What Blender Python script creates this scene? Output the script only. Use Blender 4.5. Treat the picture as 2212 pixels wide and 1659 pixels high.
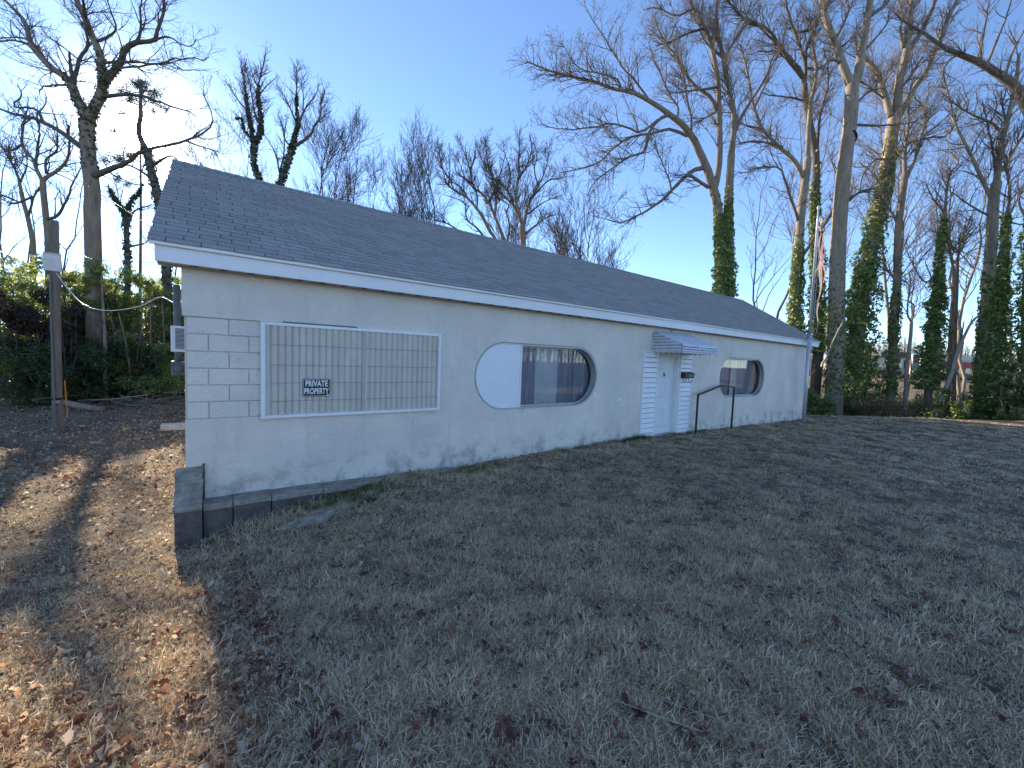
import bpy, math, random
import numpy as np
from mathutils import Vector, Matrix

# ------------------------------------------------------------------ scene, camera, sky, sun
for o in list(bpy.data.objects):
    bpy.data.objects.remove(o)
SC = bpy.context.scene
COL = SC.collection
R_ = math.radians

# world: X along the front wall, Y into the building, Z up, z = 0 at the door sill
CAM = np.array([0.3248, -6.0250, 1.8])
CR = np.array([0.80917538, -0.58642868, 0.03655965])
CU = np.array([0.00731479, 0.07227139, 0.99735818])
CF = np.array([0.58752166, 0.80677026, -0.06276983])
FV = 863.05          # focal length in units of a 2212 px wide frame (the units used for measurements below)

cam = bpy.data.cameras.new('camera')
cam.sensor_width = 36.0
cam.lens = 36.0 * 1198.59 / 3072
cam.clip_start = 0.05
cam.clip_end = 3000
camo = bpy.data.objects.new('camera', cam)
COL.objects.link(camo)
camo.matrix_world = Matrix(((CR[0], CU[0], -CF[0], CAM[0]), (CR[1], CU[1], -CF[1], CAM[1]),
                            (CR[2], CU[2], -CF[2], CAM[2]), (0, 0, 0, 1)))
SC.camera = camo

SUN = np.array([-0.10281403, 0.92909314, 0.35526781])
SUN /= np.linalg.norm(SUN)
W = bpy.data.worlds.new('World')
SC.world = W
W.use_nodes = True
nt = W.node_tree
nt.nodes.clear()
out = nt.nodes.new('ShaderNodeOutputWorld')
bg = nt.nodes.new('ShaderNodeBackground')
bg.inputs['Strength'].default_value = 0.15
sky = nt.nodes.new('ShaderNodeTexSky')
sky.sky_type = 'NISHITA'
sky.sun_disc = False
sky.sun_elevation = math.asin(SUN[2])
sky.sun_rotation = math.atan2(SUN[0], SUN[1])
sky.altitude = 0
sky.air_density = 0.6
sky.dust_density = 0.02
sky.ozone_density = 2.6
# the bright aureole round the sun in slightly milky winter air
geo = nt.nodes.new('ShaderNodeTexCoord')
dt = nt.nodes.new('ShaderNodeVectorMath'); dt.operation = 'DOT_PRODUCT'
dt.inputs[1].default_value = tuple(SUN)
nrm = nt.nodes.new('ShaderNodeVectorMath'); nrm.operation = 'NORMALIZE'
nt.links.new(geo.outputs['Generated'], nrm.inputs[0])
nt.links.new(nrm.outputs[0], dt.inputs[0])
mx0 = nt.nodes.new('ShaderNodeMath'); mx0.operation = 'MAXIMUM'; mx0.inputs[1].default_value = 0
nt.links.new(dt.outputs['Value'], mx0.inputs[0])
last = sky.outputs[0]
for power, colr in ((80, (.7, .75, .75)), (450, (8.0, 8.0, 7.4)), (5000, (220.0, 205.0, 170.0))):
    pw = nt.nodes.new('ShaderNodeMath'); pw.operation = 'POWER'; pw.inputs[1].default_value = power
    nt.links.new(mx0.outputs[0], pw.inputs[0])
    vm = nt.nodes.new('ShaderNodeVectorMath'); vm.operation = 'SCALE'; vm.inputs[0].default_value = colr
    nt.links.new(pw.outputs[0], vm.inputs['Scale'])
    ad = nt.nodes.new('ShaderNodeVectorMath'); ad.operation = 'ADD'
    nt.links.new(last, ad.inputs[0]); nt.links.new(vm.outputs[0], ad.inputs[1])
    last = ad.outputs[0]
nt.links.new(last, bg.inputs[0])
nt.links.new(bg.outputs[0], out.inputs[0])

sun = bpy.data.lights.new('sun', 'SUN')
sun.energy = 5.0
sun.angle = R_(0.53)
sun.color = (1.0, 0.85, 0.64)
suno = bpy.data.objects.new('sun', sun)
COL.objects.link(suno)
suno.rotation_euler = Vector(SUN).to_track_quat('Z', 'Y').to_euler()
suno.location = (-3, 20, 15)

SC.view_settings.view_transform = 'Standard'
SC.view_settings.look = 'None'
SC.view_settings.gamma = 1
SC.view_settings.use_curve_mapping = False
SC.view_settings.exposure = 1.4
SC.render.engine = 'CYCLES'
SC.cycles.use_denoising = True
SC.cycles.max_bounces = 8
SC.cycles.transparent_max_bounces = 12
SC.cycles.sample_clamp_indirect = 6.0


def at(x, y, d):
    """point seen at pixel (x, y) of the 2212 px frame, at forward distance d"""
    v = (x - 1106) / FV * CR + (829.5 - y) / FV * CU + CF
    return CAM + v * d


def hit(x, y, axis, val):
    v = (x - 1106) / FV * CR + (829.5 - y) / FV * CU + CF
    return CAM + v * ((val - CAM[axis]) / v[axis])


def depth(p):
    return float((np.asarray(p) - CAM) @ CF)


# ------------------------------------------------------------------ helpers
def tag(o, label=None, cat=None, group=None, kind=None):
    if label: o['label'] = label
    if cat: o['category'] = cat
    if group: o['group'] = group
    if kind: o['kind'] = kind
    return o


def empty(name, loc=(0, 0, 0)):
    """things are built in world coordinates; the Empty marks the base of the thing"""
    o = bpy.data.objects.new(name, None)
    o.empty_display_size = 0.3
    o.location = loc
    o['own_loc'] = 1
    COL.objects.link(o)
    return o


def mesh_np(name, V, F, smooth=False):
    V = np.ascontiguousarray(V, dtype=np.float32)
    F = np.ascontiguousarray(F, dtype=np.int32)
    me = bpy.data.meshes.new(name)
    k = F.shape[1]
    me.vertices.add(len(V))
    me.vertices.foreach_set('co', V.ravel())
    me.loops.add(F.size)
    me.loops.foreach_set('vertex_index', F.ravel())
    me.polygons.add(len(F))
    me.polygons.foreach_set('loop_start', np.arange(0, F.size, k, dtype=np.int32))
    me.update(calc_edges=True)
    if smooth:
        me.polygons.foreach_set('use_smooth', np.ones(len(F), dtype=bool))
    return me


class MB:
    def __init__(s):
        s.v, s.f = [], []

    def add(s, vs, fs):
        n = len(s.v)
        s.v += [tuple(map(float, p)) for p in vs]
        s.f += [tuple(i + n for i in f) for f in fs]
        return s

    def box(s, x0, x1, y0, y1, z0, z1):
        return s.add([(x0, y0, z0), (x1, y0, z0), (x1, y1, z0), (x0, y1, z0), (x0, y0, z1), (x1, y0, z1), (x1, y1, z1), (x0, y1, z1)],
                     [(0, 3, 2, 1), (4, 5, 6, 7), (0, 1, 5, 4), (1, 2, 6, 5), (2, 3, 7, 6), (3, 0, 4, 7)])

    def bbox(s, x0, x1, y0, y1, z0, z1, b=0.008):
        """box whose front (-y) edges are bevelled"""
        return s.add([(x0, y1, z0), (x1, y1, z0), (x1, y1, z1), (x0, y1, z1), (x0, y0 + b, z0), (x1, y0 + b, z0), (x1, y0 + b, z1), (x0, y0 + b, z1),
                      (x0 + b, y0, z0 + b), (x1 - b, y0, z0 + b), (x1 - b, y0, z1 - b), (x0 + b, y0, z1 - b)],
                     [(0, 3, 2, 1), (0, 1, 5, 4), (1, 2, 6, 5), (2, 3, 7, 6), (3, 0, 4, 7), (4, 5, 9, 8), (5, 6, 10, 9), (6, 7, 11, 10), (7, 4, 8, 11), (8, 9, 10, 11)])

    def quad(s, a, b, c, d):
        return s.add([a, b, c, d], [(0, 1, 2, 3)])

    def prism(s, poly, y0, y1):
        """polygon in (x, z), counter-clockwise seen from -y, between y0 (front) and y1"""
        n = len(poly)
        s.add([(x, y0, z) for x, z in poly] + [(x, y1, z) for x, z in poly],
              [tuple(range(n)), tuple(range(2 * n - 1, n - 1, -1))] + [((i + 1) % n, i, n + i, n + (i + 1) % n) for i in range(n)])
        return s

    def tube(s, pts, r, n=8, cap=True):
        pts = [np.array(p, float) for p in pts]
        rs = r if hasattr(r, '__len__') else [r] * len(pts)
        ring = []
        tprev = None
        for i, p in enumerate(pts):
            t = pts[min(i + 1, len(pts) - 1)] - pts[max(i - 1, 0)]
            t = t / (np.linalg.norm(t) + 1e-9)
            if i == 0:
                ref = np.array([0, 0, 1.]) if abs(t[2]) < .9 else np.array([1., 0, 0])
                a = np.cross(t, ref); a /= np.linalg.norm(a)
            else:
                a = a - t * (a @ t); a /= np.linalg.norm(a)
            b = np.cross(t, a)
            ring.append([p + rs[i] * (math.cos(2 * math.pi * k / n) * a + math.sin(2 * math.pi * k / n) * b) for k in range(n)])
        vs = [q for g in ring for q in g]
        fs = [(i * n + k, i * n + (k + 1) % n, (i + 1) * n + (k + 1) % n, (i + 1) * n + k) for i in range(len(pts) - 1) for k in range(n)]
        if cap:
            fs += [tuple(range(n - 1, -1, -1)), tuple((len(pts) - 1) * n + k for k in range(n))]
        return s.add(vs, fs)

    def build(s, name, mat, parent=None, smooth=False):
        me = bpy.data.meshes.new(name)
        me.from_pydata(s.v, [], s.f)
        if smooth:
            me.polygons.foreach_set('use_smooth', np.ones(len(s.f), dtype=bool))
        me.update()
        return put(name, me, mat, parent)


def put(name, me, mat, parent=None, loc=(0, 0, 0)):
    """link a mesh built in world coordinates under its thing (an Empty at the thing's base) or part"""
    if mat is not None and not me.materials:
        me.materials.append(mat)
    o = bpy.data.objects.new(name, me)
    COL.objects.link(o)
    o.location = loc
    if parent is not None:
        o.parent = parent
        if parent.get('own_loc'):
            o.location = Vector(loc) - parent.location
    return o


# ------------------------------------------------------------------ materials
def nodes(m):
    return m.node_tree.nodes, m.node_tree.links


def mat(name, col, rough=0.8, spec=0.3, var=0.25, scale=6.0, bump=0.0, bscale=40.0, col2=None, metal=0.0, stretch=(1, 1, 1), transl=0.0, rnd=0.0, island=0.0, detail=6):
    m = bpy.data.materials.new(name)
    m.use_nodes = True
    N, L = nodes(m)
    b = N['Principled BSDF']
    b.inputs['Roughness'].default_value = rough
    b.inputs['Metallic'].default_value = metal
    b.inputs['Specular IOR Level'].default_value = spec
    tc = N.new('ShaderNodeTexCoord')
    mp = N.new('ShaderNodeMapping')
    mp.inputs['Scale'].default_value = stretch
    L.new(tc.outputs['Object'], mp.inputs[0])
    nz = N.new('ShaderNodeTexNoise')
    nz.inputs['Scale'].default_value = scale
    nz.inputs['Detail'].default_value = detail
    nz.inputs['Roughness'].default_value = 0.62
    L.new(mp.outputs[0], nz.inputs[0])
    mr = N.new('ShaderNodeMapRange')
    mr.inputs['From Min'].default_value = 0.3
    mr.inputs['From Max'].default_value = 0.7
    L.new(nz.outputs[0], mr.inputs[0])
    mx = N.new('ShaderNodeMix')
    mx.data_type = 'RGBA'
    c2 = col2 if col2 else tuple(c * (1 - var) for c in col)
    mx.inputs[6].default_value = (*col, 1)
    mx.inputs[7].default_value = (*c2, 1)
    L.new(mr.outputs[0], mx.inputs[0])
    last = mx.outputs[2]
    if rnd or island:
        if island:
            g = N.new('ShaderNodeNewGeometry'); src = g.outputs['Random Per Island']; amt = island
        else:
            g = N.new('ShaderNodeObjectInfo'); src = g.outputs['Random']; amt = rnd
        r2 = N.new('ShaderNodeMapRange')
        r2.inputs['To Min'].default_value = 1 - amt
        r2.inputs['To Max'].default_value = 1 + amt
        L.new(src, r2.inputs[0])
        hs = N.new('ShaderNodeHueSaturation')
        L.new(r2.outputs[0], hs.inputs['Value'])
        L.new(last, hs.inputs['Color'])
        last = hs.outputs[0]
    L.new(last, b.inputs['Base Color'])
    if bump:
        n2 = N.new('ShaderNodeTexNoise')
        n2.inputs['Scale'].default_value = bscale
        n2.inputs['Detail'].default_value = 8
        L.new(mp.outputs[0], n2.inputs[0])
        bp = N.new('ShaderNodeBump')
        bp.inputs['Strength'].default_value = bump
        bp.inputs['Distance'].default_value = 0.02
        L.new(n2.outputs[0], bp.inputs['Height'])
        L.new(bp.outputs[0], b.inputs['Normal'])
    if transl:
        o = N['Material Output']
        t = N.new('ShaderNodeBsdfTranslucent')
        L.new(last, t.inputs[0])
        ms = N.new('ShaderNodeMixShader')
        ms.inputs[0].default_value = transl
        L.new(b.outputs[0], ms.inputs[1])
        L.new(t.outputs[0], ms.inputs[2])
        L.new(ms.outputs[0], o.inputs[0])
    return m


def ramp_mat(name, stops, source='object', rough=0.85, transl=0.0, spec=0.2, noise=0.0, nscale=8.0, tgain=1.0):
    """colour picked from a ramp by a random value per object / instance or per island"""
    m = bpy.data.materials.new(name)
    m.use_nodes = True
    N, L = nodes(m)
    b = N['Principled BSDF']
    b.inputs['Roughness'].default_value = rough
    b.inputs['Specular IOR Level'].default_value = spec
    if source == 'object':
        s = N.new('ShaderNodeObjectInfo').outputs['Random']
    else:
        s = N.new('ShaderNodeNewGeometry').outputs['Random Per Island']
    if noise:
        tc = N.new('ShaderNodeTexCoord')
        nz = N.new('ShaderNodeTexNoise')
        nz.inputs['Scale'].default_value = nscale
        L.new(tc.outputs['Object'], nz.inputs[0])
        ma = N.new('ShaderNodeMath'); ma.operation = 'MULTIPLY_ADD'
        ma.inputs[1].default_value = noise
        L.new(nz.outputs[0], ma.inputs[0])
        L.new(s, ma.inputs[2])
        mb = N.new('ShaderNodeMath'); mb.operation = 'SUBTRACT'
        L.new(ma.outputs[0], mb.inputs[0]); mb.inputs[1].default_value = noise / 2
        s = mb.outputs[0]
    cr = N.new('ShaderNodeValToRGB')
    el = cr.color_ramp.elements
    while len(el) < len(stops):
        el.new(0.5)
    for e, (p, c) in zip(el, stops):
        e.position = p
        e.color = (*c, 1)
    L.new(s, cr.inputs[0])
    L.new(cr.outputs[0], b.inputs['Base Color'])
    if transl:
        t = N.new('ShaderNodeBsdfTranslucent')
        hs = N.new('ShaderNodeHueSaturation'); hs.inputs['Value'].default_value = tgain
        L.new(cr.outputs[0], hs.inputs['Color'])
        L.new(hs.outputs[0], t.inputs[0])
        ms = N.new('ShaderNodeMixShader')
        ms.inputs[0].default_value = transl
        L.new(b.outputs[0], ms.inputs[1])
        L.new(t.outputs[0], ms.inputs[2])
        L.new(ms.outputs[0], N['Material Output'].inputs[0])
    return m


def wall_material(name, col, stains=True):
    """painted stucco: fine grain, broad patches, faint drips, mould stains near the foot of the wall"""
    m = bpy.data.materials.new(name)
    m.use_nodes = True
    N, L = nodes(m)
    b = N['Principled BSDF']
    b.inputs['Roughness'].default_value = 0.78
    b.inputs['Specular IOR Level'].default_value = 0.25
    tc = N.new('ShaderNodeTexCoord')

    def noise(scale, detail=6, stretch=None, rough=.6):
        n = N.new('ShaderNodeTexNoise')
        n.inputs['Scale'].default_value = scale
        n.inputs['Detail'].default_value = detail
        n.inputs['Roughness'].default_value = rough
        if stretch:
            mp = N.new('ShaderNodeMapping'); mp.inputs['Scale'].default_value = stretch
            L.new(tc.outputs['Object'], mp.inputs[0]); L.new(mp.outputs[0], n.inputs[0])
        else:
            L.new(tc.outputs['Object'], n.inputs[0])
        return n.outputs[0]

    def rng(s, a, c, lo=0., hi=1.):
        r = N.new('ShaderNodeMapRange')
        for i, v in enumerate((a, c, lo, hi)):
            r.inputs[i + 1].default_value = v
        L.new(s, r.inputs[0])
        return r.outputs[0]

    def mul(a, c):
        x = N.new('ShaderNodeMath'); x.operation = 'MULTIPLY'
        L.new(a, x.inputs[0])
        if isinstance(c, float): x.inputs[1].default_value = c
        else: L.new(c, x.inputs[1])
        return x.outputs[0]

    def mix(f, a, c):
        x = N.new('ShaderNodeMix'); x.data_type = 'RGBA'
        L.new(f, x.inputs[0])
        for i, q in ((6, a), (7, c)):
            if isinstance(q, tuple): x.inputs[i].default_value = (*q, 1)
            else: L.new(q, x.inputs[i])
        return x.outputs[2]

    c = mix(rng(noise(1.1, 8), .35, .68), col, tuple(v * k for v, k in zip(col, (.82, .83, .85))))
    c = mix(rng(noise(3.0, 7, (2.2, 1, .25)), .56, .74, 0, .38), c, tuple(v * .66 for v in col))
    c = mix(rng(noise(16, 4), .66, .76, 0, .45), c, tuple(v * .62 for v in col))
    c = mix(rng(noise(9, 6, None, .7), .30, .24, 0, .5), c, tuple(min(1, v * 1.15) for v in col))
    if stains:
        sx = N.new('ShaderNodeSeparateXYZ'); L.new(tc.outputs['Object'], sx.inputs[0])
        low = rng(sx.outputs[2], .42, -.05)
        st = rng(noise(3.4, 9, (1, 1, 1.1), .68), .47, .60)
        c = mix(mul(mul(low, st), .55), c, (.075, .08, .08))
        fl = rng(sx.outputs[2], .10, -.02)
        pk = rng(noise(7, 8), .50, .58)
        c = mix(mul(mul(fl, pk), .6), c, (.72, .72, .70))
    # hairline cracks
    vo = N.new('ShaderNodeTexVoronoi'); vo.feature = 'DISTANCE_TO_EDGE'; vo.inputs['Scale'].default_value = .55
    nzc = N.new('ShaderNodeTexNoise'); nzc.inputs['Scale'].default_value = 3; nzc.inputs['Detail'].default_value = 5
    L.new(tc.outputs['Object'], nzc.inputs[0])
    vm = N.new('ShaderNodeVectorMath'); vm.operation = 'MULTIPLY_ADD'
    vm.inputs[1].default_value = (.5, .5, .5)
    L.new(nzc.outputs[1], vm.inputs[0]); L.new(tc.outputs['Object'], vm.inputs[2]); L.new(vm.outputs[0], vo.inputs[0])
    cr = mul(rng(vo.outputs[0], .006, .001), rng(noise(1.3), .5, .62))
    c = mix(mul(cr, .28), c, tuple(v * .4 for v in col))
    L.new(c, b.inputs['Base Color'])
    bp = N.new('ShaderNodeBump'); bp.inputs['Strength'].default_value = .8; bp.inputs['Distance'].default_value = .016
    ad = N.new('ShaderNodeMath'); ad.operation = 'ADD'
    L.new(noise(55, 6), ad.inputs[0]); L.new(mul(noise(6, 6), 2.6), ad.inputs[1])
    L.new(ad.outputs[0], bp.inputs['Height'])
    L.new(bp.outputs[0], b.inputs['Normal'])
    return m


def ground_material():
    m = bpy.data.materials.new('lawn_ground')
    m.use_nodes = True
    N, L = nodes(m)
    b = N['Principled BSDF']
    b.inputs['Roughness'].default_value = 0.95
    b.inputs['Specular IOR Level'].default_value = 0.1
    tc = N.new('ShaderNodeTexCoord')

    def noise(scale, detail=8):
        n = N.new('ShaderNodeTexNoise'); n.inputs['Scale'].default_value = scale; n.inputs['Detail'].default_value = detail
        n.inputs['Roughness'].default_value = .65
        L.new(tc.outputs['Object'], n.inputs[0]); return n

    cr = N.new('ShaderNodeValToRGB')
    el = cr.color_ramp.elements
    for _ in range(3): el.new(.5)
    for e, (p, c) in zip(el, [(.30, (.045, .034, .025)), (.42, (.10, .078, .056)), (.54, (.19, .15, .105)), (.66, (.29, .23, .165)), (.78, (.13, .085, .058))]):
        e.position = p; e.color = (*c, 1)
    n1 = noise(22); n2 = noise(.8, 5)
    mx = N.new('ShaderNodeMath'); mx.operation = 'MULTIPLY_ADD'; mx.inputs[1].default_value = .45
    L.new(n2.outputs[0], mx.inputs[0]); L.new(n1.outputs[0], mx.inputs[2])
    sb = N.new('ShaderNodeMath'); sb.operation = 'SUBTRACT'; sb.inputs[1].default_value = .22
    L.new(mx.outputs[0], sb.inputs[0])
    L.new(sb.outputs[0], cr.inputs[0])
    L.new(cr.outputs[0], b.inputs['Base Color'])
    bp = N.new('ShaderNodeBump'); bp.inputs['Strength'].default_value = .9; bp.inputs['Distance'].default_value = .03
    L.new(noise(35).outputs[0], bp.inputs['Height']); L.new(bp.outputs[0], b.inputs['Normal'])
    return m


def glass_material():
    m = bpy.data.materials.new('window_glass')
    m.use_nodes = True
    N, L = nodes(m)
    N.remove(N['Principled BSDF'])
    t = N.new('ShaderNodeBsdfTransparent'); t.inputs[0].default_value = (.90, .93, .95, 1)
    g = N.new('ShaderNodeBsdfGlossy'); g.inputs['Roughness'].default_value = .0
    g.inputs[0].default_value = (1, 1, 1, 1)
    f = N.new('ShaderNodeFresnel'); f.inputs[0].default_value = 1.52
    ma = N.new('ShaderNodeMath'); ma.operation = 'MULTIPLY'; ma.inputs[1].default_value = 1.05; ma.use_clamp = True
    tc = N.new('ShaderNodeTexCoord')
    nz = N.new('ShaderNodeTexNoise'); nz.inputs['Scale'].default_value = 1.3; L.new(tc.outputs['Object'], nz.inputs[0])
    bp = N.new('ShaderNodeBump'); bp.inputs['Strength'].default_value = .015; bp.inputs['Distance'].default_value = .05
    L.new(nz.outputs[0], bp.inputs['Height']); L.new(bp.outputs[0], g.inputs['Normal'])
    x = N.new('ShaderNodeMixShader')
    L.new(f.outputs[0], ma.inputs[0]); L.new(ma.outputs[0], x.inputs[0])
    L.new(t.outputs[0], x.inputs[1]); L.new(g.outputs[0], x.inputs[2])
    L.new(x.outputs[0], N['Material Output'].inputs[0])
    return m


M = {}
M['stucco'] = wall_material('painted_stucco', (.84, .76, .645))
M['block'] = wall_material('painted_block', (.84, .77, .67), stains=False)
M['mortar'] = mat('mortar_joint', (.60, .54, .46), var=.25, scale=20)
M['white'] = mat('white_painted_trim', (.84, .84, .83), rough=.55, var=.07, scale=3, island=.03)
M['white_panel'] = mat('white_sheet', (.82, .83, .84), rough=.5, var=.05, scale=2)
M['vinyl'] = mat('white_vinyl_siding', (.84, .85, .86), rough=.45, var=.06, scale=5, island=.04)
M['door'] = mat('white_door_paint', (.76, .77, .78), rough=.5, var=.05, scale=4)
M['awning'] = mat('white_aluminium', (.68, .71, .75), rough=.45, var=.28, scale=9, stretch=(1, 1, 1))
M['alu'] = mat('window_aluminium', (.50, .52, .54), rough=.4, metal=.5, var=.25, scale=12)
M['beige'] = mat('corrugated_fibreglass', (.66, .60, .51), rough=.6, var=.20, scale=2.2, bump=.1, bscale=30, stretch=(2, 1, .6))
M['beige_line'] = mat('fibreglass_seam', (.34, .32, .26), rough=.7)
M['shingle'] = mat('asphalt_shingle', (.41, .39, .365), rough=.95, spec=.15, var=.35, scale=45, bump=.35, bscale=220, island=.10)
M['shingle_one'] = mat('asphalt_shingle_tab', (.41, .39, .365), rough=.95, spec=.15, var=.35, scale=45, bump=.35, bscale=220, rnd=.10)
M['underlay'] = mat('roof_underlay', (.025, .025, .028), rough=.95)
M['soffit'] = mat('soffit_panel', (.55, .53, .50), rough=.6, var=.2)
M['dark'] = mat('dark_void', (.012, .012, .013), rough=.9)
M['inside'] = mat('interior_wall', (.20, .19, .18), rough=.9)
M['black_metal'] = mat('black_painted_steel', (.016, .016, .018), rough=.45, spec=.5)
M['sign_black'] = mat('sign_black', (.012, .013, .02), rough=.4, spec=.5, var=.1)
M['sign_white'] = mat('sign_white', (.80, .80, .80), rough=.5, var=.04)
M['concrete'] = mat('weathered_concrete', (.44, .385, .31), rough=.92, var=.6, scale=7, bump=.9, bscale=26, col2=(.16, .15, .13))
M['concrete_dark'] = mat('damp_concrete_block', (.19, .155, .13), rough=.92, var=.5, scale=9, bump=.8, bscale=30, col2=(.08, .072, .068))
M['bark'] = mat('grey_brown_bark', (.29, .22, .155), rough=.95, spec=.1, var=.5, scale=7, stretch=(1, 1, .18), bump=.9, bscale=18, col2=(.14, .115, .09))
M['bark_pale'] = mat('pale_bark', (.34, .27, .195), rough=.95, spec=.1, scale=6, stretch=(1, 1, .2), bump=.8, bscale=18, col2=(.17, .145, .115))
M['bark_dark'] = mat('dark_bark', (.17, .145, .12), rough=.95, spec=.1, scale=7, stretch=(1, 1, .2), bump=.8, bscale=18, col2=(.08, .068, .055))
M['scar'] = mat('bark_scar', (.022, .02, .018), rough=.95)
M['twig'] = mat('twig_bark', (.20, .165, .135), rough=.9, spec=.1, var=.4, scale=2)
M['twig_dark'] = mat('dark_twig_bark', (.13, .108, .09), rough=.9, spec=.1, var=.4, scale=2)
M['deadwood'] = mat('bleached_dead_wood', (.42, .37, .30), rough=.9, var=.4, scale=10, stretch=(1, 1, .3))
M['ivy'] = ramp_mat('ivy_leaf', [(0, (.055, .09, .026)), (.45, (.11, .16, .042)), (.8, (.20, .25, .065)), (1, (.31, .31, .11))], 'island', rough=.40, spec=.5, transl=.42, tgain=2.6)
M['ivy_dark'] = ramp_mat('silhouette_ivy_leaf', [(0, (.022, .034, .016)), (1, (.06, .072, .03))], 'island', rough=.5, spec=.4, transl=.18)  # shaded copy of the ivy: backlit silhouette put into the leaf colour
M['evergreen'] = ramp_mat('evergreen_leaf', [(0, (.06, .09, .03)), (.5, (.115, .145, .046)), (.85, (.20, .21, .065)), (1, (.32, .28, .11))], 'island', rough=.38, spec=.5, transl=.55, tgain=3.2)
M['holly'] = ramp_mat('holly_leaf', [(0, (.028, .050, .020)), (1, (.075, .11, .04))], 'island', rough=.5, spec=.3, transl=.3, tgain=2.0)
M['redleaf'] = ramp_mat('dull_red_leaf', [(0, (.035, .026, .022)), (1, (.085, .058, .045))], 'island', rough=.6, transl=.3)
M['pine'] = ramp_mat('pine_needle', [(0, (.025, .045, .018)), (1, (.07, .09, .032))], 'island', rough=.5, transl=.25)
M['brush'] = ramp_mat('dry_brush_leaf', [(0, (.12, .11, .05)), (.5, (.24, .20, .10)), (.8, (.36, .26, .15)), (1, (.15, .18, .06))], 'island', rough=.7, transl=.35, tgain=1.6)
M['grass'] = ramp_mat('dormant_grass', [(0, (.46, .35, .215)), (.3, (.70, .55, .355)), (.7, (.86, .70, .47)), (.95, (.92, .78, .56)), (1, (.38, .34, .14))], 'object', rough=.65, transl=.3, noise=.7, nscale=60)
M['grass_mat'] = ramp_mat('matted_grass', [(0, (.32, .235, .145)), (.5, (.58, .445, .285)), (1, (.76, .60, .405))], 'object', rough=.7, transl=.25, noise=.8, nscale=60)
M['green_grass'] = ramp_mat('green_weed', [(0, (.045, .085, .02)), (1, (.12, .17, .05))], 'object', rough=.6, transl=.3)
M['leaf'] = ramp_mat('fallen_leaf', [(0, (.11, .045, .035)), (.34, (.19, .080, .055)), (.60, (.30, .165, .095)), (.80, (.42, .28, .17)), (.94, (.54, .43, .32)), (1, (.62, .54, .45))], 'object', rough=.6, transl=.4, noise=.25, nscale=18)
M['leaf_sunlit'] = ramp_mat('sunlit_dry_leaf', [(0, (.16, .075, .045)), (.25, (.30, .165, .09)), (.55, (.48, .31, .175)), (.82, (.64, .47, .29)), (1, (.74, .60, .43))], 'object', rough=.55, transl=.4, noise=.25, nscale=18)  # lit copy of the fallen leaf: golden sunlight put into the colour
M['ground'] = ground_material()
M['glass'] = glass_material()
M['curtain'] = mat('grey_curtain', (.46, .48, .54), rough=.9, var=.35, scale=5, stretch=(3, 3, .2), transl=.2)
M['curtain_white'] = mat('white_curtain', (.80, .81, .81), rough=.9, var=.15, scale=4, transl=.2)
M['pole_wood'] = mat('weathered_pole', (.20, .175, .145), rough=.9, scale=9, stretch=(1, 1, .08), bump=.6, bscale=30, col2=(.10, .085, .07))
M['grey_metal'] = mat('galvanised_steel', (.34, .35, .36), rough=.5, metal=.5, var=.3, scale=8)
M['grey_metal_pale'] = mat('pale_grey_enamel', (.60, .60, .60), rough=.5, var=.25, scale=7)
M['grey_paint'] = mat('grey_painted_metal', (.16, .17, .18), rough=.6, var=.3, scale=9)
M['pole_paint'] = mat('aluminium_flagpole', (.60, .61, .63), rough=.35, metal=.35, var=.15, scale=5)
M['flag'] = ramp_mat('faded_flag_cloth', [(0, (.60, .26, .25)), (.6, (.70, .42, .38)), (1, (.72, .62, .58))], 'island', rough=.9, transl=.5)
M['flag_pale'] = mat('bleached_flag_cloth', (.66, .60, .56), rough=.9, transl=.4)
M['cable_white'] = mat('white_cable', (.62, .62, .60), rough=.3, spec=.6)
M['cable'] = mat('black_cable', (.02, .02, .02), rough=.5)
M['orange'] = mat('orange_marker', (.62, .22, .03), rough=.6)
M['board'] = mat('cream_board', (.62, .58, .48), rough=.7)
M['asphalt'] = mat('road_asphalt', (.055, .055, .057), rough=.9, scale=4)
M['line_white'] = mat('road_paint', (.70, .70, .68), rough=.8)
M['store'] = mat('far_store_wall', (.55, .52, .47), rough=.8, var=.15, scale=.3)
M['store_dark'] = mat('far_store_fascia', (.07, .07, .075), rough=.7)
M['red'] = mat('red_fascia', (.42, .06, .05), rough=.6, var=.3, scale=1)
M['green_sign'] = mat('green_sign_panel', (.05, .20, .13), rough=.5)
M['car'] = mat('dark_car_paint', (.02, .022, .028), rough=.2, spec=.6)
M['car_glass'] = mat('car_window', (.03, .035, .04), rough=.08, spec=.8)
M['tyre'] = mat('tyre_rubber', (.02, .02, .02), rough=.9)
M['hill'] = mat('far_brown_hill', (.16, .115, .08), rough=1, var=.4, scale=.25, col2=(.09, .07, .055))
M['far_twig'] = mat('far_woods_twigs', (.16, .12, .095), rough=1, var=.4, scale=.3)


# ------------------------------------------------------------------ terrain
def sstep(a, b, x):
    t = np.clip((np.asarray(x, float) - a) / (b - a), 0, 1)
    return t * t * (3 - 2 * t)


EDGE_A = np.array([21.1, -0.4]); EDGE_B = np.array([28.5, -5.2])
_ed = (EDGE_B - EDGE_A) / np.linalg.norm(EDGE_B - EDGE_A)
_en = np.array([-_ed[1], _ed[0]])     # points away from the camera, towards the woods
if _en[0] < 0: _en = -_en


def edge_dist(x, y):
    return (np.asarray(x, float) - EDGE_A[0]) * _en[0] + (np.asarray(y, float) - EDGE_A[1]) * _en[1]


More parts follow.
